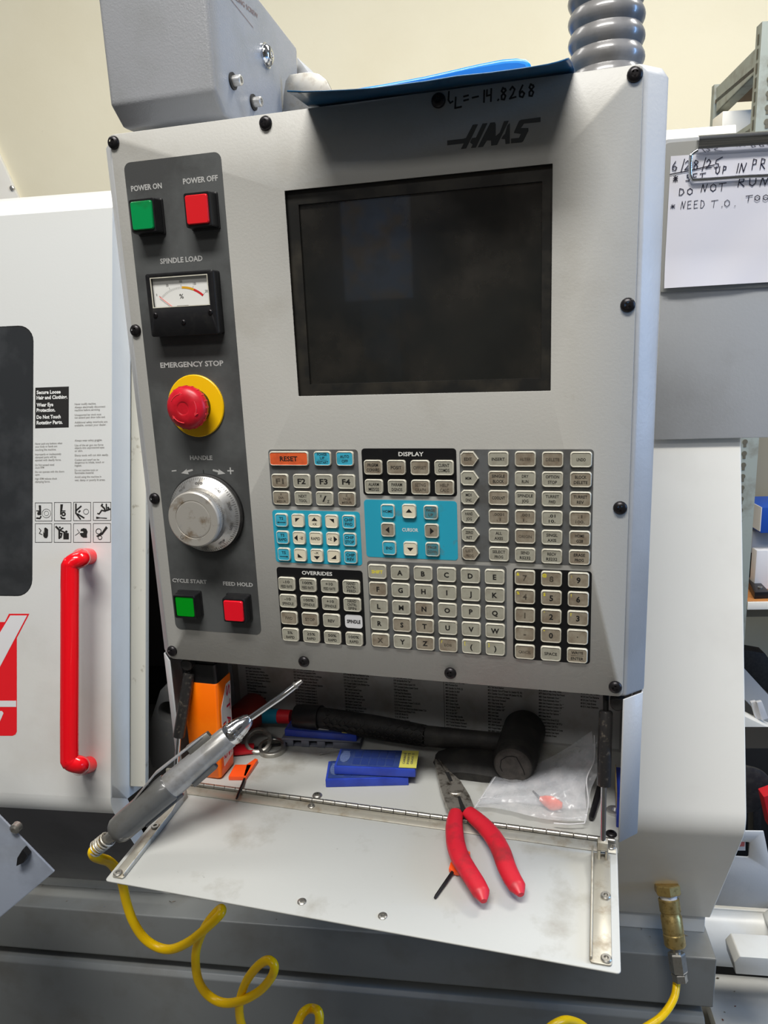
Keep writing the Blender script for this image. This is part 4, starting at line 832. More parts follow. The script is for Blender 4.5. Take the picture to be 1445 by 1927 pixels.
# ------------------------------------------------------------------ air coupler and hose
CA = onp(1254, 1663, E1 * .45 + cor * .55, (MX.cross((E1 - cor).normalized())).normalized())
nrm = MX.cross((E1 - cor).normalized()).normalized()
if nrm.z > 0: nrm = -nrm
CB = dep(1272, 1790, (CA - CAM).dot(V(MR[2])) * .985)
AF = Fr(CA, MX, nrm.cross(MX), None); ax = (CB - CA).normalized(); AF = Fr(CA, MX - ax * MX.dot(ax), ax.cross(MX), ax)
Lc = (CB - CA).length
CP = thing('air_coupler', CA, 'brass and steel air coupler hanging under the cream cover', 'coupler')
hexp = PI / 6
obj('hex_nut', G().lathe(AF, [(.0155, 0), (.0165, .001), (.0165, .010), (.015, .012)], 6, smooth=False, phase=hexp), m_brass, CP)
obj('thread_tape', G().lathe(AF, [(.0105, .010), (.0105, .018)], 20), m_keywh, CP)
obj('body', G().lathe(AF, [(.0118, .017), (.0128, .018), (.0128, .032), (.0118, .033), (.0118, .036), (.0128, .038), (.0128, .056), (.0122, .0565), (.0122, .058), (.0130, .059), (.0130, .071), (.0118, .073)], 28), m_brass, CP)
obj('plug', G().lathe(AF, [(.0060, .072), (.0060, .082)], 16), m_steel, CP)
obj('hose_nut', G().lathe(AF, [(.0098, .080), (.0105, .082), (.0105, .101), (.0095, .103)], 6, smooth=False, phase=.2), m_steel, CP)
obj('hose_ferrule', G().lathe(AF, [(.0088, .104), (.0092, .105), (.0092, .113), (.0055, .114), (.0055, Lc + .004)], 6, smooth=False), m_steel, CP)
d0 = (CB - CAM).dot(V(MR[2]))
hp_ = [(1271, 1785, 0), (1272, 1822, 0), (1273, 1848, 0), (1268, 1878, -.01), (1250, 1907, -.02), (1225, 1927, -.03), (1170, 1955, -.05), (1120, 1945, -.08), (1085, 1924, -.10), (1055, 1922, -.12), (1020, 1950, -.13), (1000, 2010, -.12), (930, 2060, -.15), (880, 2000, -.18), (840, 2040, -.16), (760, 2090, -.14), (700, 2040, -.17), (680, 1990, -.2), (660, 2030, -.17), (620, 2030, -.14), (597, 1975, -.15), (601, 1912, -.17), (588, 1898, -0.15), (570, 1906, -0.16), (550, 1940, -0.16), (500, 1970, -0.14), (460, 1940, -0.12), (450, 1895, -0.13), (461, 1852, -0.14), (482, 1821, -0.155), (503, 1807, -0.165), (516, 1817, -0.17), (511, 1838, -0.165), (489, 1864, -0.15), (454, 1883, -0.14), (420, 1887, -0.13), (392, 1873, -0.125), (374, 1847, -0.13), (368, 1812, -0.135), (371, 1780, -0.14), (386, 1744, -0.155), (404, 1720, -0.165), (416, 1710, -0.17), (414, 1721, -0.18), (385, 1749, -0.175), (354, 1773, -0.165), (323, 1786, -0.155), (296, 1782, -0.15), (270, 1764, -0.15), (250, 1733, -0.155), (238, 1698, -0.16), (230, 1662, -0.17), (220, 1638, -0.19), (206, 1622, -0.21), (190, 1616, -0.235), (178, 1611, -0.25), (175, 1602, -0.255), (184, 1594, -0.257), (194, 1586, -0.259)]
hpts = spline([dep(x, y, d0 + d) for x, y, d in hp_], 7)
hose = obj('air_hose', G().tube(hpts, .0046, 14), m_hose)
tag(hose, 'coiled yellow plastic air hose hanging under the tray flap', 'hose')
def spring(pts, r, turns, w, par, m):
    P = spline(pts, 20); n = int(turns * 14); out = []
    for i in range(n + 1):
        t = i / n * (len(P) - 1); k_ = min(int(t), len(P) - 2); c0 = P[k_].lerp(P[k_ + 1], t - k_); d = (P[k_ + 1] - P[k_]).normalized()
        a = V((0, 1, 0)); a = (a - d * a.dot(d)).normalized(); b = d.cross(a); th = 2 * PI * turns * i / n; out.append(c0 + a * r * math.cos(th) + b * r * math.sin(th))
    return obj('spring', G().tube(out, w, 6), m, par)
spring([CB, hpts[3], hpts[7], hpts[12]], .0060, 6.5, .0006, CP, m_zinc)
# ------------------------------------------------------------------ tilted panel at the lower left
LP = Fr(dep(60, 1630, .86), MX, UP, -MY)
poly = [LP.at(*p) for p in ((-160, 1375), (-10, 1527), (102, 1641), (0, 1727), (-160, 1860))]
cv = obj('slide_cover', G().prism(LP, poly, -.003, 0), mat('cover_bluegrey', S(158, 166, 180), .35, col2=S(140, 146, 158), scale=8), None, bevel=.002)
tag(cv, 'blue-tinted grey metal cover poking in from the left below the door', 'cover')
lp = [LP.at(*p) for p in ((50, 1590), (60, 1602), (52, 1615), (38, 1622), (40, 1606))]
obj('latch', G().prism(LP, lp, 0, .008), m_blackp, cv, bevel=.001)
obj('bolt', G().lathe(LP.sub(*LP.at(30, 1558)), [(.006, -.004), (.006, .003), (.003, .005)], 12), m_steel, cv)
# ------------------------------------------------------------------ document box with clipboard
DO = dep(1300, 700, .834); DF = Fr(DO, MX, UP, -MY)
x0, y0 = DF.at(1231, 828); xt, yt = DF.at(1250, 262); xR = DF.at(1560, 700)[0]
g = G(); tb_ = (yt - y0) * math.tan(TH)
g.prism(Fr(DF.p(x0, 0, 0), -DF.z, DF.y, DF.x), [(0, y0), (.004, y0), (.004 + tb_ * .9, yt), (0, yt)], 0, xR - x0)
db = obj('document_box', g, m_paint, None, bevel=.0015)
tag(db, 'grey sheet-metal box beside the pendant, under the clipboard', 'box')
CB_ = Fr(DF.p(0, 0, .0045), DF.x, DF.y, DF.z)
cx0, cyt = CB_.at(1253, 268); cyb = CB_.at(1246, 541)[1]; cw_ = .216
cl = obj('clipboard', G().prism(CB_, rrect(cx0 - .002, cx0 + cw_, cyb - .005, cyt, .006), -.004, -.0012), mat('board_grey', S(150, 150, 146), .5), None, bevel=.0006)
tag(cl, 'clipboard with chrome clip hung on the grey box', 'clipboard')
# chrome clip
ca, cb2 = CB_.at(1309, 292), CB_.at(1309, 265); dxy = (CB_.at(1445, 270)[0] - ca[0]); up = (CB_.at(1445, 283 - 5)[1] - ca[1]) / dxy
KFr = CB_.sub(ca[0], ca[1], 0, 0.0); sl = math.atan2(CB_.at(1445, 256)[1] - cb2[1], CB_.at(1445, 256)[0] - cb2[0]); KFr = CB_.sub(ca[0], ca[1], 0, sl); hh = .0175
g = G(); pr = [(0, .001), (.004, .009), (.010, .0115), (.0145, .0105), (.0175, .006), (.0185, -.001)]
g.rings([[KFr.p(x, a, b) for a, b in pr] for x in (0, .15)], smooth=True, cap0=False, cap1=False, closed=False)
o = obj('clip_plate', g, m_chrome, cl)
w0 = [CB_.at(*p, .004) for p in ((1310, 285), (1300, 292), (1297, 300), (1298, 325), (1301, 337), (1312, 339), (1400, 333), (1445, 331), (1500, 327))]
obj('clip_wire', G().tube(spline([CB_.p(a, b, .005 + .004 * (i < 3)) for i, (a, b) in enumerate(w0)], 4), .0019, 10), m_chrome, cl)
# paper: slightly wavy, lower edge curled out
g = G(); nx, ny = 24, 24
px0 = CB_.at(1262, 294)[0]; pw = .210
def pap(u, v):
    xl = CB_.at(1262, 294)[0] * (1 - v) + CB_.at(1248, 543)[0] * v; yt_ = CB_.at(1262, 294)[1] + u * pw * math.tan(sl) * .7
    yb = CB_.at(1248, 543)[1] + u * pw * .01
    z = .0006 + .0008 * math.sin(7 * u + 3 * v) * v + .007 * max(0, v - .75) ** 1.5 * 4 * (1 + .5 * math.sin(9 * u)) + .0004 * math.sin(23 * u * v)
    return CB_.p(xl + u * pw, yt_ * (1 - v) + yb * v, z)
vs = [pap(i / nx, j / ny) for j in range(ny + 1) for i in range(nx + 1)]
g.add(vs, [(j * (nx + 1) + i, j * (nx + 1) + i + 1, (j + 1) * (nx + 1) + i + 1, (j + 1) * (nx + 1) + i) for j in range(ny) for i in range(nx)], smooth=True)
pp_ = obj('paper_sheet', g, mat('paper', S(224, 222, 228), .6), None)
tag(pp_, 'white paper with handwritten set-up notes, held by the clipboard', 'paper')
g = G()
def hl(s_, px, py, hpx, advpx, w=.0009):
    a, b = CB_.at(px, py); sc = .83 / 1405
    Fh = CB_.sub(a, b, .0012, sl * .9); hand(g, Fh, s_, 0, 0, hpx * sc, advpx * sc, w, z=.0005)
hl('6/28/25', 1263, 322, 15, 14); ribbon(g, CB_, [CB_.at(1260, 329), CB_.at(1300, 321), CB_.at(1343, 311)], .0010, .0018)
hl('*', 1265, 344, 11, 12); hl('SET', 1289, 342, 12, 12); hl('UP', 1345, 328, 12, 11); hl('IN', 1380, 326, 15, 16); hl('PROG', 1412, 320, 17, 14)
hl('DO', 1276, 368, 11, 14, .0008); hl('NOT', 1318, 362, 13, 15, .0008); hl('RUN', 1386, 352, 14, 19, .0009)
hl('*', 1260, 395, 9, 12, .0006); hl('NEED', 1280, 394, 13, 11, .0006); hl('T.O.', 1337, 391, 12, 14, .0006); hl('TOOOL', 1402, 379, 9, 14, .0008)
obj('handwriting', g, mat('pen_ink', S(34, 30, 44), .4), pp_)
# ================================================================== THINGS ON TOP OF THE PENDANT
WX = Fr((0, 0, 0), (1, 0, 0), (0, 1, 0))
YZ = lambda x: Fr((x, 0, 0), (0, 1, 0), (0, 0, 1))              # z axis = +X
SIDE = -.3235; LEFTX = -.4290
bl = onX(424, 216, SIDE); pa = [(.05, 1.664), (bl.y, max(bl.z, 1.632)), (.245, max(bl.z, 1.632)), (.256, 1.762), (.050, 1.790)]
g = G().prism(YZ(LEFTX), pa, 0, SIDE - LEFTX)
arm = obj('support_arm', g, m_arm, PEN, bevel=.0045, seg=3, label='grey textured sheet-metal support arm box')
AXF = YZ(SIDE)
def sidept(px, py): return AXF.at(px, py)
for px, py, kind in ((437, 153, 0), (476, 193, 0), (500, 105, 1)):
    a, b = sidept(px, py)
    if kind == 0:
        q_ = G().lathe(AXF.sub(a, b, .0), [(.0072, 0), (.0072, .0016)], 24, cap0=False); q_.lathe(AXF.sub(a, b, .0), [(.0045, .0016), (.0045, .0085), (.0038, .0092), (.0025, .0092), (.0025, .006)], 20, 1, cap0=False)
        o = obj('socket_bolt', q_, [m_blackm, m_alu], arm, label='socket head bolt with dark washer')
    else:
        o = obj('button_bolt', G().lathe(AXF.sub(a, b, 0), [(.0115, 0), (.0115, .0012), (.0102, .0014), (.0100, .0025), (.0080, .0055), (.0045, .0068), (.0028, .0068), (.0028, .004)], 28, cap0=False), m_chrome, arm, label='domed zinc bolt')
g = G()
p1, p2 = sidept(432, -4), sidept(474, 31); an = math.atan2(p2[1] - p1[1], p2[0] - p1[0])
text(g, AXF, 'LEVELING SCREW', *sidept(458, 8), .0042, .062, z=.0003, ang=an)
m_pb = mat('print_brown', S(120, 96, 92), .5); obj('lettering', g, m_pb, arm); obj('printed_line', ribbon(G(), AXF, [sidept(430, -6), sidept(476, 52)], .0006, .0003), m_pb, arm)
# grey wedge and rounded steel tab behind the bolts
TB = Fr((0, .262, 0), (1, 0, 0), (0, 0, 1), (0, -1, 0))
w = [TB.at(*p) for p in ((556, 105), (578, 133), (590, 165), (556, 165))]
o = obj('support_bracket', G().prism(TB, w, -.05, -.004), m_paint, None, bevel=.0008); tag(o, 'pale grey bracket tip just behind the support arm', 'bracket')
TB = Fr((0, .20, 0), (1, 0, 0), (0, 0, 1), (0, -1, 0))
w = [TB.at(*p) for p in ((531, 215), (533, 180), (537, 152), (545, 140), (560, 138), (582, 135), (600, 139), (614, 150), (625, 172), (628, 215))]
o = obj('steel_tab', G().prism(TB, w, -.004, 0), m_steel, None, bevel=.0008); tag(o, 'round-ended bare metal tab standing above the pendant top edge', 'tab')
# corrugated conduit
C0 = V((.0012, .040, 1.6278)); bot = onY(1141, 128, .040); C0.x = bot.x
wd_ = (onY(1216, 60, .04) - onY(1070, 66, .04)).length / 2
prof = []; pitch = .0137
for k in range(34):
    z0 = k * pitch
    for j in range(6):
        t = j / 6; prof.append((wd_ * (.925 + .075 * math.sin(PI * t) ** 1.0 if True else 1), z0 + t * pitch))
prof = [(wd_ * (.90 + .10 * abs(math.cos(PI * (h / pitch) )) ** 1.2), h) for _, h in prof]
topc = onY(1141, 0, .04)
CFz = V((topc.x - C0.x, 0, topc.z - C0.z)).normalized(); CFr = Fr(C0, V((1, 0, 0)) - CFz * CFz.x, CFz.cross(V((1, 0, 0))), CFz)
o = obj('corrugated_conduit', G().lathe(CFr, prof, 48, cap0=False), mat('conduit_grey', S(132, 131, 131), .27, col2=S(118, 117, 116), scale=30, coat=.2)); tag(o, 'grey corrugated cable conduit rising from the pendant top', 'conduit')
# blue sheet curled over the front edge
top_px = [(540, 170), (570, 171), (610, 170), (650, 168), (700, 165), (745, 159), (800, 152), (860, 142), (920, 136), (980, 128), (1030, 120), (1058, 113), (1069, 109)]
low_x = [-.2235, -.2150, -.2020, -.1850, -.1650, -.1460, -.1210, -.0970, -.0730, -.0520, -.0370, -.0270, -.0225]
g = G(); rows = []
for (px, py), lx in zip(top_px, low_x):
    fpt = onY(px, py, -.055 if px < 1040 else -.045)
    zt_ = 1.6284
    A = V((lx + .004, .05, zt_ + .0006)); B_ = V((lx + .002, .004, zt_ + .0002)); C_ = V((lx * .5 + fpt.x * .5, -.028, (zt_ + fpt.z) * .5 + .0012)); D_2 = fpt
    seg = spline([A, B_, C_, D_2], 6); rows.append(seg)
n = len(rows[0]); vs = [q for r_ in rows for q in r_]
g.add(vs, [(i * n + j, i * n + j + 1, (i + 1) * n + j + 1, (i + 1) * n + j) for i in range(len(rows) - 1) for j in range(n - 1)], smooth=True)
m_film = mat('blue_film', S(46, 100, 140), .22, col2=S(38, 86, 124), scale=20, trans=.12)
sh = obj('blue_plastic_sheet', g, m_film); tag(sh, 'dark blue plastic sheet curling over the front of the pendant top', 'sheet')
so = sh.modifiers.new('thick', 'SOLIDIFY'); so.thickness = .0009
g = G()
m_bd = mat('blue_dark', S(22, 54, 80), .4)
SFm = Fr(rows[1][-4] + V((0, -.0012, 0)), rows[4][-4] - rows[1][-4], (0, -.6, .5)); 
for cx_, w_ in ((.012, .014), (.040, .010), (.075, .012)):
    i0 = min(len(rows) - 2, int(cx_ / .2 * 12)); P0 = rows[i0 + 1][-3]
    F = Fr(P0 + V((0, -.0016, -.001)), (1, 0, 0), (rows[i0 + 1][-1] - rows[i0 + 1][-5])); obj('printed_mark', G().flat(F, [(-w_ * .3, -.004), (w_ * .3, -.004), (w_ * .3, .004), (-w_ * .3, .004)], 0), m_bd, sh)
for s_, i in (('1E', 9), ('0', 11)):
    P0 = rows[i][-3]; F = Fr(P0 + V((0, -.0016, -.001)), (1, 0, 0), (rows[i][-1] - rows[i][-5])); obj('printed_mark', text(G(), F, s_, 0, 0, .006, None), m_bd, sh)
TB = Fr((0, .10, 0), (1, 0, 0), (0, 0, 1), (0, -1, 0))
w = [TB.at(*p) for p in ((600, 205), (632, 172), (720, 158), (800, 143), (900, 120), (945, 111), (972, 109), (990, 111), (998, 118), (1000, 128), (1001, 145), (1001, 175))]
g = G().prism(TB, w, -.012, 0)
o = obj('blue_tray', g, mat('bright_blue', S(0, 142, 232), .3, coat=.3), None, bevel=.0022, seg=3); tag(o, 'bright blue plastic tray with rounded corner on the pendant top', 'tray')
w2 = [TB.at(*p) for p in ((640, 176), (720, 164), (800, 149), (900, 128), (950, 120), (975, 119), (988, 122), (992, 130), (993, 175), (640, 200))]
obj('inner_panel', G().prism(TB, w2, .0, .0012), mat('mid_blue', S(0, 110, 205), .35), o)

# ================================================================== THINGS IN THE TRAY
m_blue = mat('box_blue', S(46, 70, 176), .32, col2=S(40, 60, 158), scale=40)
m_bluelid = mat('box_lid', S(48, 66, 122), .18, coat=.4, col2=S(70, 84, 120), scale=60, lo=.5, hi=.7)
m_yl = mat('yellow_label', S(206, 200, 96), .5); m_wlab = mat('white_label', S(196, 196, 196), .5)
def sframe(A, B_, z0):
    a, b = onZ(*A, z0), onZ(*B_, z0); x = (b - a).normalized(); return Fr(a, x, V((0, 0, 1)).cross(x)), (b - a).length
def insert_box(A, B_, z0, h, d, label, yellow=True, white=False):
    F, L = sframe(A, B_, z0 + .0001)
    o = obj('insert_box', G().box(F, 0, L, 0, d, 0, h * .93), m_blue, None, bevel=.0009, origin=F.p(L / 2, d / 2, 0)); tag(o, label, 'box', 'blue carbide insert boxes in the tray')
    obj('clear_lid', G().box(F, .0022, L - .0022, .0022, d - .001, h * .93, h), m_bluelid, o, bevel=.0006)
    g = G()
    g.prism(F, [(.0085 + .0050 * math.cos(t * PI / 10), d * .52 + .0105 * math.sin(t * PI / 10)) for t in range(20)], h, h + .0005)
    for k in range(9): g.box(F, .0048, .0122, d * .52 - .009 + k * .0022, d * .52 - .0082 + k * .0022, h + .0005, h + .0009)
    obj('thumb_grip', g, mat('grip', S(92, 108, 150), .4), o)
    g = G()
    for k in range(5):
        for j in (0, 1): g.prism(F, rquad([(.018 + k * (L - .04) / 5, .004 + j * (d - .006) / 2), (.018 + (k + .88) * (L - .04) / 5, .004 + j * (d - .006) / 2), (.018 + (k + .88) * (L - .04) / 5, .004 + (j + .86) * (d - .006) / 2), (.018 + k * (L - .04) / 5, .004 + (j + .86) * (d - .006) / 2)], .001, 2), h, h + .00025)
    obj('lid_pockets', g, mat('pocket', S(40, 58, 120), .3), o)
    if yellow:
        l = obj('label_sticker', G().box(F, L - .0165, L + .0008, .0012, d - .002, h + .0002, h + .0008), m_yl, o)
        g = G(); TT = Fr(F.p(L - .0080, d / 2, h + .0010), F.y, -F.x)
        text(g, TT, 'CARBIDE', 0, .0045, .0022, d * .6); text(g, TT, 'INSERTS', 0, .0005, .0022, d * .6); text(g, TT, 'GRADE 25', 0, -.0035, .0022, d * .6)
        obj('print', g, mat('label_ink', S(50, 52, 90), .5), l)
    if white: obj('paper_label', G().box(F, .020, .050, .004, d * .75, h + .0002, h + .0006), m_wlab, o)
    return o
insert_box((613, 1482), (769, 1478), ZS, .0093, .034, 'lower blue insert box of the stack in the tray middle', yellow=False)
insert_box((629, 1457), (782, 1463), ZS + .0101, .0093, .034, 'blue insert box with yellow label, topmost of the middle stack')
Fg, Lg = sframe((531, 1404), (678, 1411), ZS + .0002)
# grey notched tray under the rear box
g = G(); d2 = .034; g.box(Fg, 0, Lg, .0016, d2, 0, .0015); g.box(Fg, 0, Lg, 0, .0016, .0078, .0098); g.box(Fg, 0, Lg, .0016, d2, .0078, .0098)
xs = [0, .013, .022, .031, .040, .049, .058, .067, Lg]
for i in range(0, 8, 2):
    g.box(Fg, xs[i], min(xs[i + 1], Lg), 0, .0016, 0, .0078)
g.box(Fg, xs[7] if Lg > .067 else Lg - .01, Lg, 0, .0016, 0, .0078)
o = obj('notched_tray', g, mat('tray_grey', S(118, 122, 136), .4), None, bevel=.0003, seg=1); tag(o, 'grey notched plastic tray under the rear blue insert box', 'tray')
insert_box((536, 1385), (671, 1396), ZS + .0102, .0085, .034, 'blue insert box at the back of the tray under the mallet handle', yellow=True, white=True)
F, L = sframe((744, 1482 - 58), (815, 1425), ZS)
# mallet
m_rub = mat('rubber', S(34, 33, 32), .62, col2=S(48, 46, 43), scale=60, bump=.3, bscale=600); m_rub2 = mat('rubber_face', S(74, 70, 66), .7, col2=S(60, 57, 54), scale=80, bump=.5, bscale=300)
hz_ = ZS + .0225; A, B_ = onZ(965, 1441, hz_), onZ(983, 1385, hz_); d = (B_ - A).normalized(); Hh = Fr(A, d.cross(UP), UP, d)
Hh = Fr(A, UP.cross(d), UP, d)
ML = thing('mallet', A + d * .04 - V((0, 0, .0225)), 'black rubber mallet with cracked head face lying in the tray', 'mallet')
Ll = .078
obj('head', G().lathe(Hh, [(.0165, -.0018), (.0190, 0), (.0205, .004), (.0215, .012), (.0222, Ll - .006), (.0200, Ll - .001), (.016, Ll)], 40), m_rub, ML)
g = G(); g.lathe(Hh, [(.0160, -.0026), (.0176, -.0018), (.0186, -.0004)], 40, cap0=True, cap1=False); fc = obj('striking_face', g, m_rub2, ML)
g = G()
for L_ in ([(-.012, -.002), (-.011, .006), (-.006, .0105), (0, .012), (.004, .0115)], [(.004, .0115), (.007, .006), (.0105, -.001), (.012, -.006)], [(-.010, -.006), (-.012, -.002)]): ribbon(g, Fr(Hh.o, Hh.x * -1, Hh.y), [(x, y) for x, y in L_], .0009, .0029)
obj('crack', g, m_dark, fc)
h0 = Hh.p(0, 0, .040); hb = onY(800, 1385, .098); ha = onY(610, 1352, .108); hc = onY(572, 1350, .110)
obj('handle', G().tube([h0, hb], [.0105, .0115], 16, sx=.8), m_rub, ML)
gr = obj('grip', G().tube([hb, hb.lerp(ha, .5), ha, hc], [.0120, .0135, .0125, .0120], 18, sx=.85), m_blackm, ML)
g = G(); dd = (ha - hb)
for k in range(26):
    t = k / 26
    for j in range(5):
        P0 = hb + dd * t; ang_ = -.3 + j * .42; n_ = V((0, -math.cos(ang_), math.sin(ang_))); tt = dd.normalized(); g.box(Fr(P0 + n_ * .0118, (tt + n_.cross(tt) * (.7 if (k + j) % 2 else -.7)), n_.cross(tt), n_), -.0020, .0020, -.0005, .0005, -.0005, .0008)
obj('grip_knurling', g, m_rub, gr)
obj('grip_end_cap', G().tube([ha.lerp(hc, .15), hc.lerp(ha, -.02), hc + (hc - ha) * .35], [.0142, .0148, .0138], 20), m_blackp, ML)
# black pouch behind the pliers
g = G(); F, L = sframe((836, 1466), (935, 1478), ZS + .0002)
Rr_ = []
for k in range(9):
    t = k / 8; w = .052 * (.45 + .55 * math.sin(PI * (.15 + .75 * t))); c_ = F.p(.028, .002 + .048 * t, 0); hgt = .018 * math.sin(PI * (.12 + .76 * t)) + .002
    Rr_.append([c_ + F.x * (w * .8 * math.cos(a) + .004 * math.sin(3 * a + k)) + V((0, 0, max(0, hgt * (.5 + .5 * math.sin(a))))) for a in [2 * PI * j / 14 for j in range(14)]])
g.rings(Rr_, smooth=True); o = obj('black_pouch', g, m_rub, None); tag(o, 'crumpled black pouch between the pliers jaws and the mallet', 'pouch')
# rings
for k, (px, py, r, tl, lab) in enumerate(((486, 1395, .0155, .5, 'bright steel ring tilted on another ring behind the red tool'), (512, 1408, .0150, .12, 'dull steel ring lying under the tilted ring'))):
    p = onZ(px, py, ZS + (.009 if k == 0 else .0035)); F = Fr(p, (math.cos(tl * .3), 0, -math.sin(tl * .3)), (0, math.cos(tl), math.sin(tl)))
    o = obj('steel_ring', G().lathe(F, [(r, -.003), (r, .003), (r - .0007, .0035), (r - .0035, .0035), (r - .004, .003), (r - .004, -.003), (r - .0035, -.0035), (r - .0007, -.0035), (r, -.003)], 36, cap0=False, cap1=False), m_steel); tag(o, lab, 'ring', 'steel rings in the tray')
# bottle / container
BOT = onZ(372, 1469, ZS); m_or = mat('orange_plastic', S(255, 122, 0), .38, col2=S(250, 112, 0), scale=20); 
xL = -.3985; yF = .0125; bh = onY(408, 1289, yF).z; bx1 = onZ(416, 1469, ZS).x; 
bxt = onY(408, 1289, yF).x
def bring(z, ins=0.0):
    t = (z - ZS) / (bh - ZS); x1 = bx1 * (1 - t) + bxt * t - ins; return [V((x, y, z)) for x, y in rrect(xL + ins, x1, yF + ins, yF + .031 - ins, .0035, 4)]
bt = obj('orange_bottle', G().rings([bring(ZS + .0004, .002), bring(ZS + .003), bring(bh - .001), bring(bh, .0006)], smooth=True), m_or); tag(bt, 'tall square orange plastic bottle with black top at the tray left end', 'bottle')
def bring2(z, ins): return [V((x, y, z)) for x, y in rrect(xL + ins, bxt - ins, yF + ins, yF + .031 - ins, .0035, 4)]
obj('bottle_cap', G().rings([bring2(bh, .0010), bring2(bh + .020, .0010), bring2(bh + .0205, .003), bring2(bh + .034, .003)], smooth=True), m_blackp, bt)
sl_ = V((bxt - bx1, 0, bh - ZS)).normalized(); BS = Fr((bx1, yF, ZS), (0, 1, 0), sl_)
if BS.z.x < 0: BS.z = -BS.z
st = obj('sticker', G().prism(BS, [(.0075, .012), (.027, .016), (.027, .100), (.018, .100), (.006, .078)], .0002, .0006), m_keywh, bt, label='torn white sticker with red hand lettering')
g = G()
for i, s_ in enumerate('STAES'): text(g, BS, s_, .021, .092 - i * .017, .008, .012, z=.0008, ang=-PI / 2, bold=.015)
for i, s_ in enumerate('QBR'): text(g, BS, s_, .0115, .024 + i * .016, .006, .009, z=.0008, ang=-PI / 2, bold=.015)
obj('lettering', g, mat('marker_red', S(190, 20, 60), .5), st)
# torx flag keys
def flag_key(Bp, Bq, z, w, tipz, tip, lab, m, name='flag_key', hgt=.004, fold=.35):
    """flag body from pixel Bp to Bq (centre line), blade from Bq end to tip"""
    a, b = onZ(*Bp, z), onZ(*Bq, z); x = (b - a).normalized(); F = Fr(a, x, UP.cross(x)); L = (b - a).length
    o = obj(name, G().prism(F, rrect(0, L, -w / 2, w / 2, .0018, 3), -hgt / 2, hgt / 2), m, None, bevel=.0006, origin=F.p(L / 2, 0, -hgt / 2)); tag(o, lab, 'hex key', 'flag-handled keys in the tray')
    g = G().prism(F, [(-.004, w / 2 - .0040), (L * .35, w / 2 - .002), (L * .35, w / 2 + .0022), (-.007, w / 2 + .003)], -hgt / 2, hgt / 2); obj('wing', g, m, o, bevel=.0005)
    T = onZ(*tip, tipz); S0 = F.p(L - .002, 0, 0); obj('blade', G().tube([S0, S0.lerp(T, .93), T], [.0013, .0013, .0009], 8), m_screw, o); return o
m_oflag = mat('flag_orange', S(250, 88, 30), .35, coat=.2); m_rflag = mat('flag_red', S(196, 28, 40), .4)
m_of2 = m_oflag
a_, b_ = onZ(447, 1448, ZS), onZ(468, 1450, ZS)
F = Fr(onZ(430, 1465, ZS + .0024), (onZ(463, 1465, ZS + .0024) - onZ(430, 1465, ZS + .0024)), (0, 1, 0), (0, 0, 1)); F.y = F.z.cross(F.x)
yk = F.inv(onZ(440, 1442, ZS + .0024))[1]; xk = F.inv(onZ(463, 1465, ZS + .0024))[0]
o = obj('flag_key', G().prism(F, [(0, 0), (xk, 0), (xk + .001, yk), (.001, yk)], -.0022, .0022), m_oflag, None, bevel=.0006); tag(o, 'orange flag-handled key beside the orange bottle, tip over the hinge', 'hex key', 'flag-handled keys in the tray')
obj('wing', G().prism(F, [(xk - .003, .001), (xk, .001), (xk + .0050, yk + .010), (xk + .0015, yk + .012), (xk - .005, yk)], -.0022, .0022), m_oflag, o, bevel=.0006)
p0, p1 = onZ(460, 1466, ZS + .0030), onZ(445, 1503, ZS + .0050); obj('blade', G().tube([p0, p0.lerp(p1, .9), p1], [.0014, .0014, .0010], 8), m_screw, o)
fo = FF.p(0, 0, .0035)
F = Fr(onp(877, 1610, fo, FF.z), onp(851, 1641, fo, FF.z) - onp(877, 1610, fo, FF.z), FF.z.cross(onp(851, 1641, fo, FF.z) - onp(877, 1610, fo, FF.z)))
L = (onp(851, 1641, fo, FF.z) - F.o).length
o = obj('flag_key', G().prism(F, [(-.004, -.002), (0, -.004), (L * .7, -.006), (L, -.0035), (L, .0035), (L * .75, .0125), (L * .45, .0135), (0, .0035), (-.004, .002)], -.002, .002), m_oflag, None, bevel=.0007); tag(o, 'orange flag-handled key under the left handle of the pliers', 'hex key', 'flag-handled keys in the tray')
tip = onp(818, 1690, FF.p(0, 0, .0016), FF.z); obj('blade', G().tube([F.p(L - .002, 0, 0), F.p(L, 0, 0).lerp(tip, .92), tip], [.0014, .0014, .0010], 8), m_screw, o)
flag_key((440, 1412), (478, 1408), ZS + .004, .016, ZS + .004, (540, 1398), 'red flag-handled key behind the orange flag key, blade to the right', m_rflag)
# teal and red screwdriver deep in the tray
a, b, c_ = onY(492, 1347, .115), onY(525, 1348, .115), onY(548, 1349, .115)
sd = thing('screwdriver', (a.x, .115, ZS), 'teal and red screwdriver handle in the dark back of the tray', 'screwdriver')
obj('grip', G().tube([a, b], [.0085, .0085], 12), mat('teal', S(20, 120, 150), .4), sd); obj('collar', G().tube([b, c_], [.0082, .0078], 12), m_rflag, sd)
p = onY(455, 1318, .10); o = obj('red_knob_tool', G().lathe(Fr(p, (1, 0, 0), (0, 0, 1), (0, -1, 0)), [(.018, -.03), (.020, 0), (.017, .006), (.008, .009)], 28), mat('dark_red', S(120, 24, 14), .5)); tag(o, 'dark red round knob in the shadow behind the orange bottle', 'knob')
o.location.z = ZS + .0 ; 
# small loose screw
a, b = onZ(601, 1419, ZS + .0013), onZ(640, 1413, ZS + .0013); o = obj('loose_screw', G().tube([a, a.lerp(b, .12), a.lerp(b, .13), b], [.0014, .0014, .0008, .0007], 10), m_steel); tag(o, 'small loose steel pin between the rear tray and the blue box stack', 'pin')
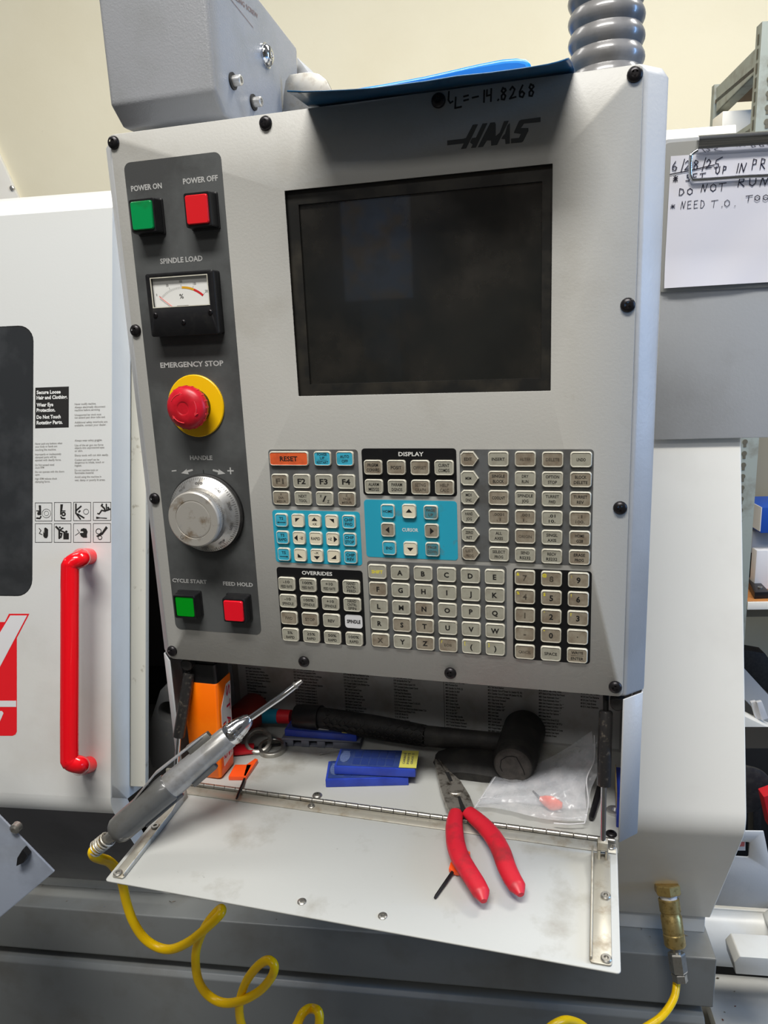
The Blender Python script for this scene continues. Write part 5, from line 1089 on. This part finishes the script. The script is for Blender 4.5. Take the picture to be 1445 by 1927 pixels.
# things at the right end
a, b = onZ(1112, 1541, ZS + .003), onZ(1124, 1500, ZS + .003); o = obj('black_punch', G().tube([a, a.lerp(b, .1), b, b + (b - a) * .8], [.0019, .0028, .0032, .0036], 12), m_blackp); tag(o, 'black pointed rod standing behind the plastic bag near the strut', 'rod')
p = onZ(1156, 1528, ZS); o = obj('washer_nut', G().lathe(Fr(p, (1, 0, 0), (0, 1, 0)), [(.0075, 0), (.0075, .002), (.006, .0028), (.003, .0028), (.003, .0004)], 24), m_alu); tag(o, 'round aluminium nut on the tray floor near the right side panel', 'nut')
F = Fr(onZ(1158, 1522, ZS + .0003), (0, 1, 0), (-1, 0, 0)); o = obj('upright_insert_box', G().box(Fr((.0245, .020, ZS + .0002), (1, 0, 0), (0, 1, 0)), -.0, .012, 0, .05, 0, .030), m_blue, None, bevel=.0008); tag(o, 'blue box standing on edge against the right side panel', 'box')
obj('label_sticker', G().box(Fr((.0245, .020, ZS), (1, 0, 0), (0, 1, 0)), -.0006, 0, .002, .048, .018, .034), mat('tan_label', S(170, 150, 100), .6), o)
# plastic bag
m_bag = mat('bag_film', S(225, 228, 235), .22, alpha=.32, col2=S(245, 245, 250), scale=60, spec=.8, bump=.3, bscale=70, bdist=.002)
def bag_layer(dz, s_, px, wav):
    nx, ny = 30, 22; vs = []
    BLp, BRp, TLp, TRp = px
    rnd = random.Random(s_)
    ph = [rnd.uniform(0, 6) for _ in range(6)]
    for j in range(ny + 1):
        v = j / ny
        for i in range(nx + 1):
            u = i / nx
            ex_ = (1 - 4 * (u - .5) ** 2); ey = (1 - 4 * (v - .5) ** 2)
            x = (BLp[0] * (1 - u) + BRp[0] * u) * (1 - v) + (TLp[0] * (1 - u) + TRp[0] * u) * v + 5 * math.sin(9 * v + ph[0]) * (u > .8) * (u - .8) * 5
            y = (BLp[1] * (1 - u) + BRp[1] * u) * (1 - v) + (TLp[1] * (1 - u) + TRp[1] * u) * v + 6 * math.sin(7 * u + ph[1]) * (1 - v) * .6 - 8 * math.sin(5 * u + ph[2]) * v
            z = ZS + .0035 + dz + (.005 * ex_ * ey + .042 * v * max(0, u - .35) / .65) + .0016 * math.sin(11 * u + 5 * v + ph[3]) * ey + .0012 * math.sin(19 * v - 6 * u + ph[4]) * ex_ + .0008 * math.sin(31 * u * (1 + v))
            vs.append(onZ(x, y, z))
    return G().add(vs, [(j * (nx + 1) + i, j * (nx + 1) + i + 1, (j + 1) * (nx + 1) + i + 1, (j + 1) * (nx + 1) + i) for j in range(ny) for i in range(nx)], smooth=True)
bag = obj('plastic_bag', bag_layer(.003, 3, ((893, 1519), (1099, 1548), (932, 1462), (1118, 1382)), 1), m_bag); tag(bag, 'clear zip plastic bag lying in the right of the tray', 'bag')
obj('rear_film', bag_layer(0, 9, ((897, 1510), (1112, 1520), (938, 1466), (1127, 1392)), 1), m_bag, bag)
m_be = mat('bag_edge', S(236, 236, 240), .3, alpha=.75)
def bline(P, r=.0005): obj('zip_edge', G().tube(spline([onZ(x, y, z) for x, y, z in P], 5), r, 5), m_be, bag)
bline([(1042, 1549, ZS + .0065), (1070, 1551, ZS + .007), (1100, 1549, ZS + .0075)]); bline([(1100, 1549, ZS + .0075), (1107, 1510, ZS + .014), (1104, 1465, ZS + .028), (1118, 1430, ZS + .038), (1118, 1384, ZS + .05)])
bline([(893, 1520, ZS + .005), (932, 1462, ZS + .008)]); bline([(1036, 1536, ZS + .0070), (1070, 1540, ZS + .007), (1101, 1537, ZS + .008)], .0003); bline([(900, 1505, ZS + .007), (915, 1500, ZS + .007), (940, 1504, ZS + .008)], .0003)

a, b, c_, d_3 = onZ(1003, 1489, ZS + .009), onZ(1016, 1503, ZS + .009), onZ(1040, 1512, ZS + .009), onZ(1058, 1516, ZS + .009)
o = obj('flag_key', G().tube(spline([b, b.lerp(c_, .5), c_, d_3], 4), [.0025, .0032, .0042, .0052, .0058, .0062, .0068, .0072, .0070, .0064, .0055, .0045, .003][:len(spline([b, b.lerp(c_, .5), c_, d_3], 4))], 12, sx=.6, up=(0, 0, 1)), m_oflag); tag(o, 'orange-handled key inside the clear plastic bag', 'hex key', 'flag-handled keys in the tray')
obj('blade', G().tube([a, b], [.0010, .0014], 8), m_screw, o)
# pliers
pz = ZS + .0095
def pp3(px, py, dz=0.0): return onZ(px, py, pz + dz)
PL = thing('pliers', onZ(857, 1493, ZS), 'long-nose pliers with worn red dipped handles lying across the hinge', 'pliers')
m_jaw = mat('jaw_steel', S(182, 177, 168), .38, metal=.8, col2=S(84, 76, 68), scale=130, lo=.5, hi=.68)
def solid(pts, z0, z1, m, nm, par, bev=.001):
    F = Fr((0, 0, pz), (1, 0, 0), (0, 1, 0)); return obj(nm, G().prism(F, [tuple(onZ(x, y, pz + (z1 if False else 0)).xy) for x, y in pts], z0, z1), m, par, bevel=bev)
j1 = solid([(817, 1431), (823, 1434), (839, 1459), (846, 1476), (850, 1480), (862, 1500), (866, 1515), (870, 1532), (846, 1532), (837, 1512), (829, 1487), (822, 1455)], -.0042, .0030, m_jaw, 'jaw', PL)
j2 = solid([(824, 1433), (829, 1437), (848, 1458), (866, 1474), (876, 1490), (884, 1503), (892, 1524), (888, 1536), (877, 1528), (864, 1505), (850, 1482), (842, 1462)], -.0036, .0036, m_jaw, 'jaw', PL)
obj('pivot', G().lathe(Fr(pp3(857, 1492), (1, 0, 0), (0, 1, 0)), [(.0085, .002), (.0085, .0040), (.0078, .0046)], 28, cap0=False), m_jaw, PL)
g = G(); F = Fr((0, 0, pz), (1, 0, 0), (0, 1, 0)); g.flat(F, [tuple(onZ(x, y, pz).xy) for x, y in ((837, 1459), (845, 1459), (852, 1476), (848, 1477))], .0037); obj('jaw_gap', g, m_dark, PL); g = G(); g.flat(F, [tuple(onZ(x, y, pz).xy) for x, y in ((861, 1505), (866, 1505), (876, 1530), (868, 1534))], .0037)
obj('jaw_gap', g, m_dark, PL)
m_dip = mat('dipped_red', S(200, 34, 50), .42, col2=S(150, 40, 46), scale=50, lo=.5, hi=.72, rvar=.2, col3=S(126, 76, 70), s3=110, lo3=.68, hi3=.76)
def handle(P, R):
    q = spline([pp3(x, y, dz) for x, y, dz in P], 6); n = len(q); rr_ = [np.interp(i / (n - 1), np.linspace(0, 1, len(R)), R) for i in range(n)]
    return obj('handle', G().tube(q, rr_, 18, sx=1.25, up=(0, 0, 1)), m_dip, PL)
handle([(858, 1530, 0), (855, 1548, 0), (855, 1566, 0), (858, 1590, 0), (866, 1614, 0), (880, 1638, -.001), (896, 1663, -.003), (905, 1680, -.0045), (910, 1696, -.0055)], [.0052, .0060, .0064, .0066, .0066, .0064, .0062, .0058, .0022])
handle([(881, 1528, 0), (895, 1540, 0), (914, 1558, 0), (930, 1578, 0), (943, 1602, 0), (952, 1628, -.001), (962, 1650, -.003), (973, 1669, -.0045), (980, 1684, -.0055)], [.0052, .0060, .0064, .0066, .0066, .0064, .0062, .0058, .0022])
# air blow gun
def gp(px, py, dpt): return dep(px, py, dpt)
rA = onY(219, 1566, -.105); rB = onY(432, 1384, -.045); da = (rA - CAM).dot(V(MR[2])); db_ = (rB - CAM).dot(V(MR[2]))
ga = (rB - rA).normalized(); gx = ga.cross(V(MR[2])).normalized(); GF = Fr(rA, gx, ga.cross(gx), ga); GL = (rB - rA).length
GN = thing('air_blow_gun', rA + V((0, 0, -.012)), 'grey pen-style air blow gun with bent chrome nozzle leaning on the tray flap', 'air gun')
m_gung = mat('gun_grey', S(88, 88, 86), .3, col2=S(80, 79, 76), scale=40, coat=.3); m_guns = mat('gun_silver', S(168, 168, 168), .28, metal=.5, col2=S(150, 148, 144), scale=60)
gb = obj('rear_body', G().lathe(GF, [(.0065, -.004), (.0095, -.002), (.0118, .002), (.0125, .008), (.0130, .05), (.0132, GL * .46), (.0125, GL * .47)], 32), m_gung, GN)
obj('front_body', G().lathe(GF, [(.0118, GL * .42), (.0120, GL * .5), (.0110, GL * .8), (.0105, GL - .002), (.0095, GL)], 32), m_guns, GN)
cone = [(.0100, GL - .001), (.0108, GL + .001), (.0108, GL + .004), (.0100, GL + .006), (.0085, GL + .014), (.0062, GL + .021), (.0040, GL + .024)]
cn = obj('nozzle_collar', G().lathe(GF, cone, 28), m_chrome, GN)
g = G()
for k in range(22):
    for j in range(4):
        a = 2 * PI * (k + .5 * (j % 2)) / 22; r_ = .0100 - j * .0014; t = GF.x * math.cos(a) + GF.y * math.sin(a); g.box(Fr(GF.p(0, 0, GL + .005 + j * .0042) + t * r_, ga, t.cross(ga), t), -.0011, .0011, -.0005, .0005, -.0005, .0009)
obj('knurling', g, m_steel, cn)
# lever on the upper side
side = -gx if (-gx).dot(V((-.6, 0, .8))) > 0 else gx
LVF = Fr(rA, ga, side); w2_ = LVF.z
g = G(); prof = [(.030, .0128), (GL * .45, .0185), (GL * .86, .0165), (GL * .86, .0148), (GL * .45, .0165), (.030, .0110)]
g.prism(Fr(LVF.o - w2_ * .006, LVF.x, LVF.y, w2_), prof, 0, .012); obj('lever', g, m_guns, GN, bevel=.0006)
g = G(); g.prism(Fr(LVF.o - w2_ * .005, LVF.x, LVF.y, w2_), [(GL * .72, .009), (GL * .90, .009), (GL * .90, .0160), (GL * .72, .0180)], 0, .010); obj('lever_mount', g, m_steel, GN, bevel=.0008)
g = G(); g.box(Fr(LVF.o, LVF.x, LVF.y, LVF.z), GL * .60, GL * .80, -.0150, -.0080, -.005, .005); g.box(Fr(LVF.o, LVF.x, LVF.y, LVF.z), GL * .18, GL * .50, -.0145, -.010, -.004, .004); obj('lower_rib', g, m_gung, GN, bevel=.001)
n0 = GF.p(0, 0, GL + .022); n1 = onY(530, 1310, -.025); n2 = onY(556, 1290, -.018); n3 = onY(568, 1281, -.015)
tb_ = spline([n0, n0.lerp(n1, .6), n1, n2], 6); obj('nozzle', G().tube(tb_, .0029, 16), m_chrome, GN)
obj('nozzle_tip', G().tube([n2 - (n3 - n2) * .15, n2, n2 + (n3 - n2) * .15, n2 + (n3 - n2) * .17, n3], [.0033, .0034, .0034, .0025, .0017], 16), m_steel, GN)
e0 = hpts[-1]; obj('inlet', G().tube([GF.p(0, 0, -.002), e0], [.0052, .0045], 14), m_steel, GN)
spring([rA.lerp(e0, .55), e0, hpts[-5], hpts[-12]], .0066, 6.5, .0008, GN, m_zinc)

# ================================================================== ROOM
m_wall = mat('cream_wall', S(238, 230, 203), .8, col2=S(232, 223, 194), scale=1.5, lo=.4, hi=.7, bump=.25, bscale=18, bdist=.004, col3=S(196, 186, 160), s3=9, lo3=.74, hi3=.8)
RK = ray(826, 694); RK.z = 0; RK.normalize(); RX = V((RK.y, -RK.x, 0))
PW = dep(1342, 200, 2.62); PW.z = 0
WFr = Fr(PW + RK * .08, RX, UP, -RK)
o = obj('wall_back', G().prism(WFr, [(-4.2, 0), (2.6, 0), (2.6, 3.6), (-4.2, 3.6)], -.1, 0), m_wall, kind='structure')
m_floor = mat('painted_concrete', S(92, 92, 90), .5, col2=S(74, 70, 66), scale=4, lo=.45, hi=.75, col3=S(120, 82, 58), s3=40, lo3=.72, hi3=.76)
o = obj('floor', G().box(Fr((0, 0, -.05), (1, 0, 0), (0, 1, 0)), -3.4, 3.4, -3.6, 4.4, 0, .05), m_floor, kind='structure')
cp = [WFr.at(*p) for p in ((-300, -180), (-2, 283), (36, 366), (60, 420), (-300, 420))]
o = obj('wall_plate', G().prism(WFr, cp, 0.0, .02), m_cream, None, bevel=.002); tag(o, 'pale slanted sheet-metal edge against the wall above the door', 'panel')
obj('screw', G().lathe(WFr.sub(*WFr.at(29, 356), .02), [(.010, 0), (.009, .006), (.004, .008)], 14, cap0=False), m_alu, o)
# ------------------------------------------------------------------ storage rack at the right
m_rack = mat('rack_grey', S(150, 156, 148), .5, col2=S(122, 120, 108), scale=20, lo=.5, hi=.75, col3=S(110, 88, 64), s3=60, lo3=.72, hi3=.78)
RP = dep(1424, 200, 1.85); SPf = Fr(RP, RK, UP); RF = Fr(RP, RX, UP, -RK)
rack = thing('storage_rack', (RP.x + .3, RP.y + .3, 0), 'grey slotted-post storage rack against the wall at the right', 'rack')
def post(P, w1, w2, holes, lab=None, topz=None):
    h = (topz or RP.z + .5)
    g = G(); g.box(Fr((P.x, P.y, 0), RX, UP, -RK), 0, w1, 0, h, -.003, 0); g.box(Fr((P.x, P.y, 0), RX, UP, -RK), 0, .003, 0, h, -w2, -.003)
    o = obj('upright', g, m_rack, rack); g = G(); z = .3
    while z < h - .03 and holes:
        c = [(w1 * .42 + .007 * math.cos(t * PI / 6), z + .007 * math.sin(t * PI / 6)) for t in range(12)] ; F = Fr((P.x, P.y, 0), RX, UP, -RK)
        g.flat(F, c, .0012); g.flat(F, [(w1 * .42 - .0038, z - .015), (w1 * .42 + .0038, z - .015), (w1 * .42 + .0038, z), (w1 * .42 - .0038, z)], .0010)
        F2 = Fr((P.x, P.y, 0), RK, UP)
        if F2.z.dot(RX) > 0: F2.z = -F2.z
        g.flat(F2, [(w2 * .35, z - .014), (w2 * .6, z - .014), (w2 * .6, z + .010), (w2 * .35, z + .010)], .0012); z += .0320
    if holes: obj('slots', g, mat('slot_dark', S(92, 88, 74), .7), o)
    return o
tz = SPf.p(*SPf.at(1424, 60)).z
post(RP, .063, .034, True, topz=onp(1440, 40, RF.o, RF.z).z)
far = SPf.at(1342, 200)[0]; FP = SPf.p(far, 0); post(FP, .03, .02, False, topz=SPf.p(*SPf.at(1343, 160)).z)
g = G(); a1, a2 = SPf.at(1424, 86), SPf.at(1345, 166); b1_, b2_ = SPf.at(1424, 132), SPf.at(1345, 212)
g.prism(Fr(SPf.o + RX * .004, SPf.x, SPf.y, RX), [b1_, a1, a2, b2_], 0, .003); g.prism(Fr(SPf.o + RX * .004, SPf.x, SPf.y, RX), [(b1_[0], b1_[1]), (b1_[0], b1_[1] + .003), (b2_[0], b2_[1] + .003), (b2_[0], b2_[1])], 0, .03)
obj('side_beam', g, m_rack, rack)
m_wood = mat('shelf_board', S(196, 132, 74), .5, col2=S(150, 96, 54), scale=14, lo=.4, hi=.7, stretch=(1, 6, 1)); m_woodd = mat('board_under', S(96, 74, 58), .7)
def shelf(z, th=.018, m=None, x0=.004, dd=None, par=rack):
    o = obj('shelf', G().box(Fr((RP.x, RP.y, z), RX, RK, UP), x0, 1.6, .004, (dd or far) - .003, -th, 0), m or m_wood, par); return o
shelf(RP.z + b1_[1] + .016, .010, m=m_woodd)
zbin = onp(1400, 262, (RP + RK * .22), RK).z; shelf(zbin - .001, .012, m_rack)
z2 = onp(1420, 1132, RF.o, RF.z).z; shelf(z2 + .0, .020)
obj('front_beam', G().box(Fr((RP.x, RP.y, z2 - .002), RX, UP, -RK), .064, 1.6, -.022, .001, -.003, .002), m_cream, rack, bevel=.001)
z3 = onp(1480, 1400, RP + RK * .12, RK).z - .008; shelf(z3, .02, m_rack)
g = G().box(Fr((RP.x, RP.y, 0), RX, RK, UP), .004, 1.6, far - .003, far, .5, RP.z - .3); obj('back_board', g, mat('back_board', S(150, 142, 120), .7), rack)
# things on the rack
RB = lambda px, py, s: Fr(RP + RK * s, RX, UP, -RK)
def rbox(name, p0, p1, s, d, m, lab, cat, z0=None, group=None, bevel=.003):
    F = RB(0, 0, s); a, b = F.at(*p0), F.at(*p1); zb_ = (z0 - RP.z) if z0 is not None else b[1]
    o = obj(name, G().box(F, a[0], b[0], zb_, a[1], -d, 0), m, None, bevel=bevel); tag(o, lab, cat, group); return o
rbox('storage_bin', (1360, 209), (1600, 262), .20, .08, m_cream, 'cream box on the rack shelf behind the upright', 'box', z0=zbin)
o = rbox('blue_and_white_carton', (1434, 955), (1600, 1000), .10, .15, mat('carton_blue', S(20, 70, 160), .5), 'blue and grey carton at the rack, above the black plate', 'carton', z0=None)
F = RB(0, 0, .10); a = F.at(1434, 955); b = F.at(1434, 1000); o2 = obj('carton_side', G().box(F, a[0] - .002, a[0], b[1], a[1], -.15, 0), m_keywh, o)
rbox('grey_case', (1416, 1000), (1600, 1060), .16, .12, mat('case_grey', S(170, 172, 176), .4), 'grey case under the blue carton on the rack', 'case', z0=z2 + .001)
rbox('white_block', (1424, 1036), (1600, 1086), .10, .035, m_keywh, 'white block on the wooden rack shelf', 'block', z0=z2 + .001)
rbox('dark_jar', (1407, 1040), (1418, 1070), .16, .03, m_blackp, 'dark jar on the wooden shelf beside the rack upright', 'jar', z0=z2 + .001, bevel=.002)
F = Fr((RP.x, RP.y, z2 + .0005), RX, RK, UP)
def fz_(px, py, z): return F.inv(onZ(px, py, z))[:2]
w = [fz_(*p, z2 + .022) for p in ((1406, 1088), (1421, 1086), (1446, 1116), (1500, 1116), (1500, 1119), (1421, 1117))]
w = [fz_(1404, 1087, z2 + .02), fz_(1421, 1086, z2 + .02), fz_(1448, 1114, z2 + .02), fz_(1420, 1115, z2 + .02)]
o = obj('black_steel_plate', G().prism(F, w, 0, .020), m_screw, None, bevel=.001); tag(o, 'black steel plate with two socket bolts on the wooden rack shelf', 'plate')
for px, py in ((1413, 1090), (1430, 1107)):
    q_ = fz_(px, py, z2 + .02); obj('socket_bolt', G().lathe(Fr(F.p(*q_, .020), RX, RK), [(.0065, 0), (.0065, .004), (.004, .004), (.004, .001)], 16, cap0=False), m_steel, o)
# lower clutter: tilted sheets, pan, cloth
def slab(name, pts, dd, th, m, lab, cat, grp=None):
    F = Fr(RP + RK * dd, RX, UP, -RK); o = obj(name, G().prism(F, [F.at(*p) for p in pts], -th, 0), m, None, bevel=.002); tag(o, lab, cat, grp); return o
slab('dark_sheet', [(1395, 1222), (1440, 1230), (1480, 1290), (1480, 1330), (1395, 1265)], .14, .05, m_blackm, 'dark sheet leaning behind the pale panel on the lower rack', 'sheet')
slab('pale_panel', [(1395, 1252), (1480, 1345), (1480, 1400), (1395, 1310)], .10, .02, m_paint, 'pale metal panel leaning on the lower rack shelf', 'panel')
for k, (x0, x1) in enumerate(((1413, 1423), (1424, 1434))):
    slab('acrylic_bar', [(x0, 1322), (x1, 1320), (x1 + 12, 1352), (x0 + 10, 1356)], .06 - k * .01, .012, m_keywh, ('left' if k == 0 else 'right') + ' one of two short clear bars on the lower rack shelf', 'bar', 'short clear bars on the lower rack')
slab('white_tray', [(1395, 1345), (1480, 1385), (1480, 1408), (1395, 1402)], .03, .05, m_cream, 'white tray edge on the lower rack shelf', 'tray')
slab('grey_bar', [(1395, 1392), (1444, 1398), (1441, 1416), (1395, 1408)], .0, .02, m_rack, 'grey metal bar in front of the white tray on the lower rack', 'bar')
PQ = Fr(dep(1400, 1486, 1.62), RX, UP, -RK)
o = obj('black_pan', G().lathe(Fr(PQ.p(0, 0, 0), RX, UP, -RK + V((0, 0, .3))), [(.052, -.03), (.058, 0), (.056, .006), (.046, .010), (.01, .013)], 40), m_rub); tag(o, 'round black rubber-coated pan below the rack shelf', 'pan')
def slab2(name, pts, s_, th, m, lab, cat):
    o = obj(name, G().prism(Fr(PQ.o + RK * s_, RX, UP, -RK), [Fr(PQ.o + RK * s_, RX, UP, -RK).at(*p) for p in pts], -th, 0), m, None, bevel=.002); return tag(o, lab, cat)
slab2('red_cloth', [(1437, 1500), (1520, 1470), (1520, 1640), (1450, 1560)], -.09, .03, mat('red_cloth', S(190, 10, 30), .8), 'bright red cloth at the right edge below the black pan', 'cloth')
slab2('rack_foot', [(1417, 1520), (1433, 1520), (1433, 1640), (1417, 1640)], .035, .03, m_blackm, 'short black post below the black pan', 'post')
slab2('dark_backing', [(1380, 1408), (1700, 1408), (1700, 1640), (1380, 1640)], .16, .10, m_dark, 'plain dark slab under the rack behind the black pan', 'backing')  # plain dark slab filling the space behind the pan
# right-hand machine parts beyond the cover
RG = Fr(dep(1380, 1640, 1.36), MX, UP, -MY)
def rg(*p): return [RG.at(*q_) for q_ in p]
RGp = thing('tailstock_guard', (RG.o.x, RG.o.y, 0), 'grey guard plate with a round horizontal pipe right of the cream cover', 'guard')
outer = rg((1290, 1700), (1290, 1563), (1437, 1565), (1452, 1640), (1470, 1712)); inner = rg((1380, 1584), (1411, 1585), (1409, 1614), (1376, 1612))
obj('guard_plate', plate_hole(RG, outer[::-1], rquad(inner[::-1], .003, 3), -.004, 0), m_paint, RGp, bevel=.0006, seg=1)
o = obj('safety_label', G().prism(RG, rg((1360, 1620), (1360, 1540), (1412, 1540), (1412, 1620)), -.03, -.028), m_keywh, RGp, label='white and red label seen through the cut-out')
g = G(); 
for k in range(9): a = RG.at(1376 + k * 1.5, 1590); ribbon(g, RG, [RG.at(1386 + (k % 3) * 5, 1588 + k * 3), RG.at(1390 + (k % 3) * 5, 1588.5 + k * 3)], .0012, -.0275)
g.flat(RG, rg((1402, 1584), (1412, 1584), (1410, 1612), (1400, 1612)), -.0276); obj('label_print', g, mat('label_red', S(206, 110, 104), .5), o)
pr_ = 56 / 1405 * 1.36; pc_ = RG.at(1390, 1758, -.005)
PFm = Fr(RG.p(pc_[0], pc_[1], -.005), UP, MY, MX)
obj('pipe', G().lathe(PFm, [(pr_, -.13), (pr_, .30)], 48), m_lathe, RGp)
obj('pipe_gusset', G().prism(RG, rg((1433, 1718), (1470, 1690), (1470, 1790), (1450, 1770)), .0, pr_ * .9), m_lathe, RGp, bevel=.004)
BRf = Fr(dep(1400, 1820, 1.22), MX, UP, -MY)
o = obj('edge_bracket', G().prism(BRf, [BRf.at(*q_) for q_ in ((1384, 1833), (1381, 1812), (1392, 1800), (1480, 1806), (1480, 1840))], -.05, 0), m_lathe, RGp, bevel=.002)
o = obj('dark_block', G().box(Fr(dep(1400, 1842, 1.50), MX, UP, -MY), -.14, .5, -.03, .10, -.08, 0), m_dark, RGp)  # dark block filling the gap below the edge bracket
BS2 = Fr(dep(1400, 1905, 1.42), MX, MY)
o = obj('base_tray', G().box(BS2, -.06, .6, -.35, .10, -.03, 0), m_lathe, RGp, bevel=.003, label='light grey tray with scattered chips')
m_rust = mat('rust_chip', S(120, 62, 40), .6)
g = G()
for k in range(60):
    F = Fr(BS2.p(random.uniform(-.05, .3), random.uniform(-.3, .08), .0008), (math.cos(k), math.sin(k), 0), (-math.sin(k), math.cos(k), 0)); L = random.uniform(.001, .005); g.flat(F, [(-L, 0), (0, L * .5), (L, 0), (0, -L * .6)], 0, k % 2)
obj('swarf', g, [m_rust, m_chip], RGp, kind='stuff')
# things behind the photographer, seen only as dim reflections
m_blueb = mat('bench_blue', S(60, 96, 120), .5, col2=S(90, 84, 70), scale=6, lo=.4, hi=.6)
m_dk = mat('dim_wall', S(150, 144, 130), .8, col2=S(70, 66, 60), scale=2, lo=.4, hi=.6)
obj('wall_front', G().box(Fr((0, -3.6, 0), (1, 0, 0), (0, 0, 1), (0, -1, 0)), -3.4, 3.4, 0, 3.6, 0, .08), m_dk, kind='structure')
o = obj('steel_column', G().box(Fr((-.97, -2.9, 0), (1, 0, 0), (0, 0, 1), (0, -1, 0)), -.09, .09, 0, 3.0, -.09, .09), m_blueb, None, bevel=.006); tag(o, 'blue painted steel column behind the photographer', 'column')

o = obj('wall_poster', G().box(Fr((-.97, -2.80, 0), (1, 0, 0), (0, 0, 1), (0, 1, 0)), -.16, .16, 1.62, 2.05, 0, .01), mat('poster_blue', S(150, 180, 220), .5, col2=S(214, 190, 160), scale=9, lo=.45, hi=.6), None); tag(o, 'pale blue sheet fixed to the blue steel column behind the photographer', 'poster')
o = obj('cardboard_carton', G().box(Fr((-1.1, -3.1, 0), (1, 0, 0), (0, 0, 1), (0, -1, 0)), -1.2, 1.6, 2.25, 2.6, 0, .1), mat('cardboard', S(190, 150, 110), .7, col2=S(120, 90, 64), scale=3, lo=.4, hi=.6), None, bevel=.004); tag(o, 'long brown carton high behind the photographer', 'carton')
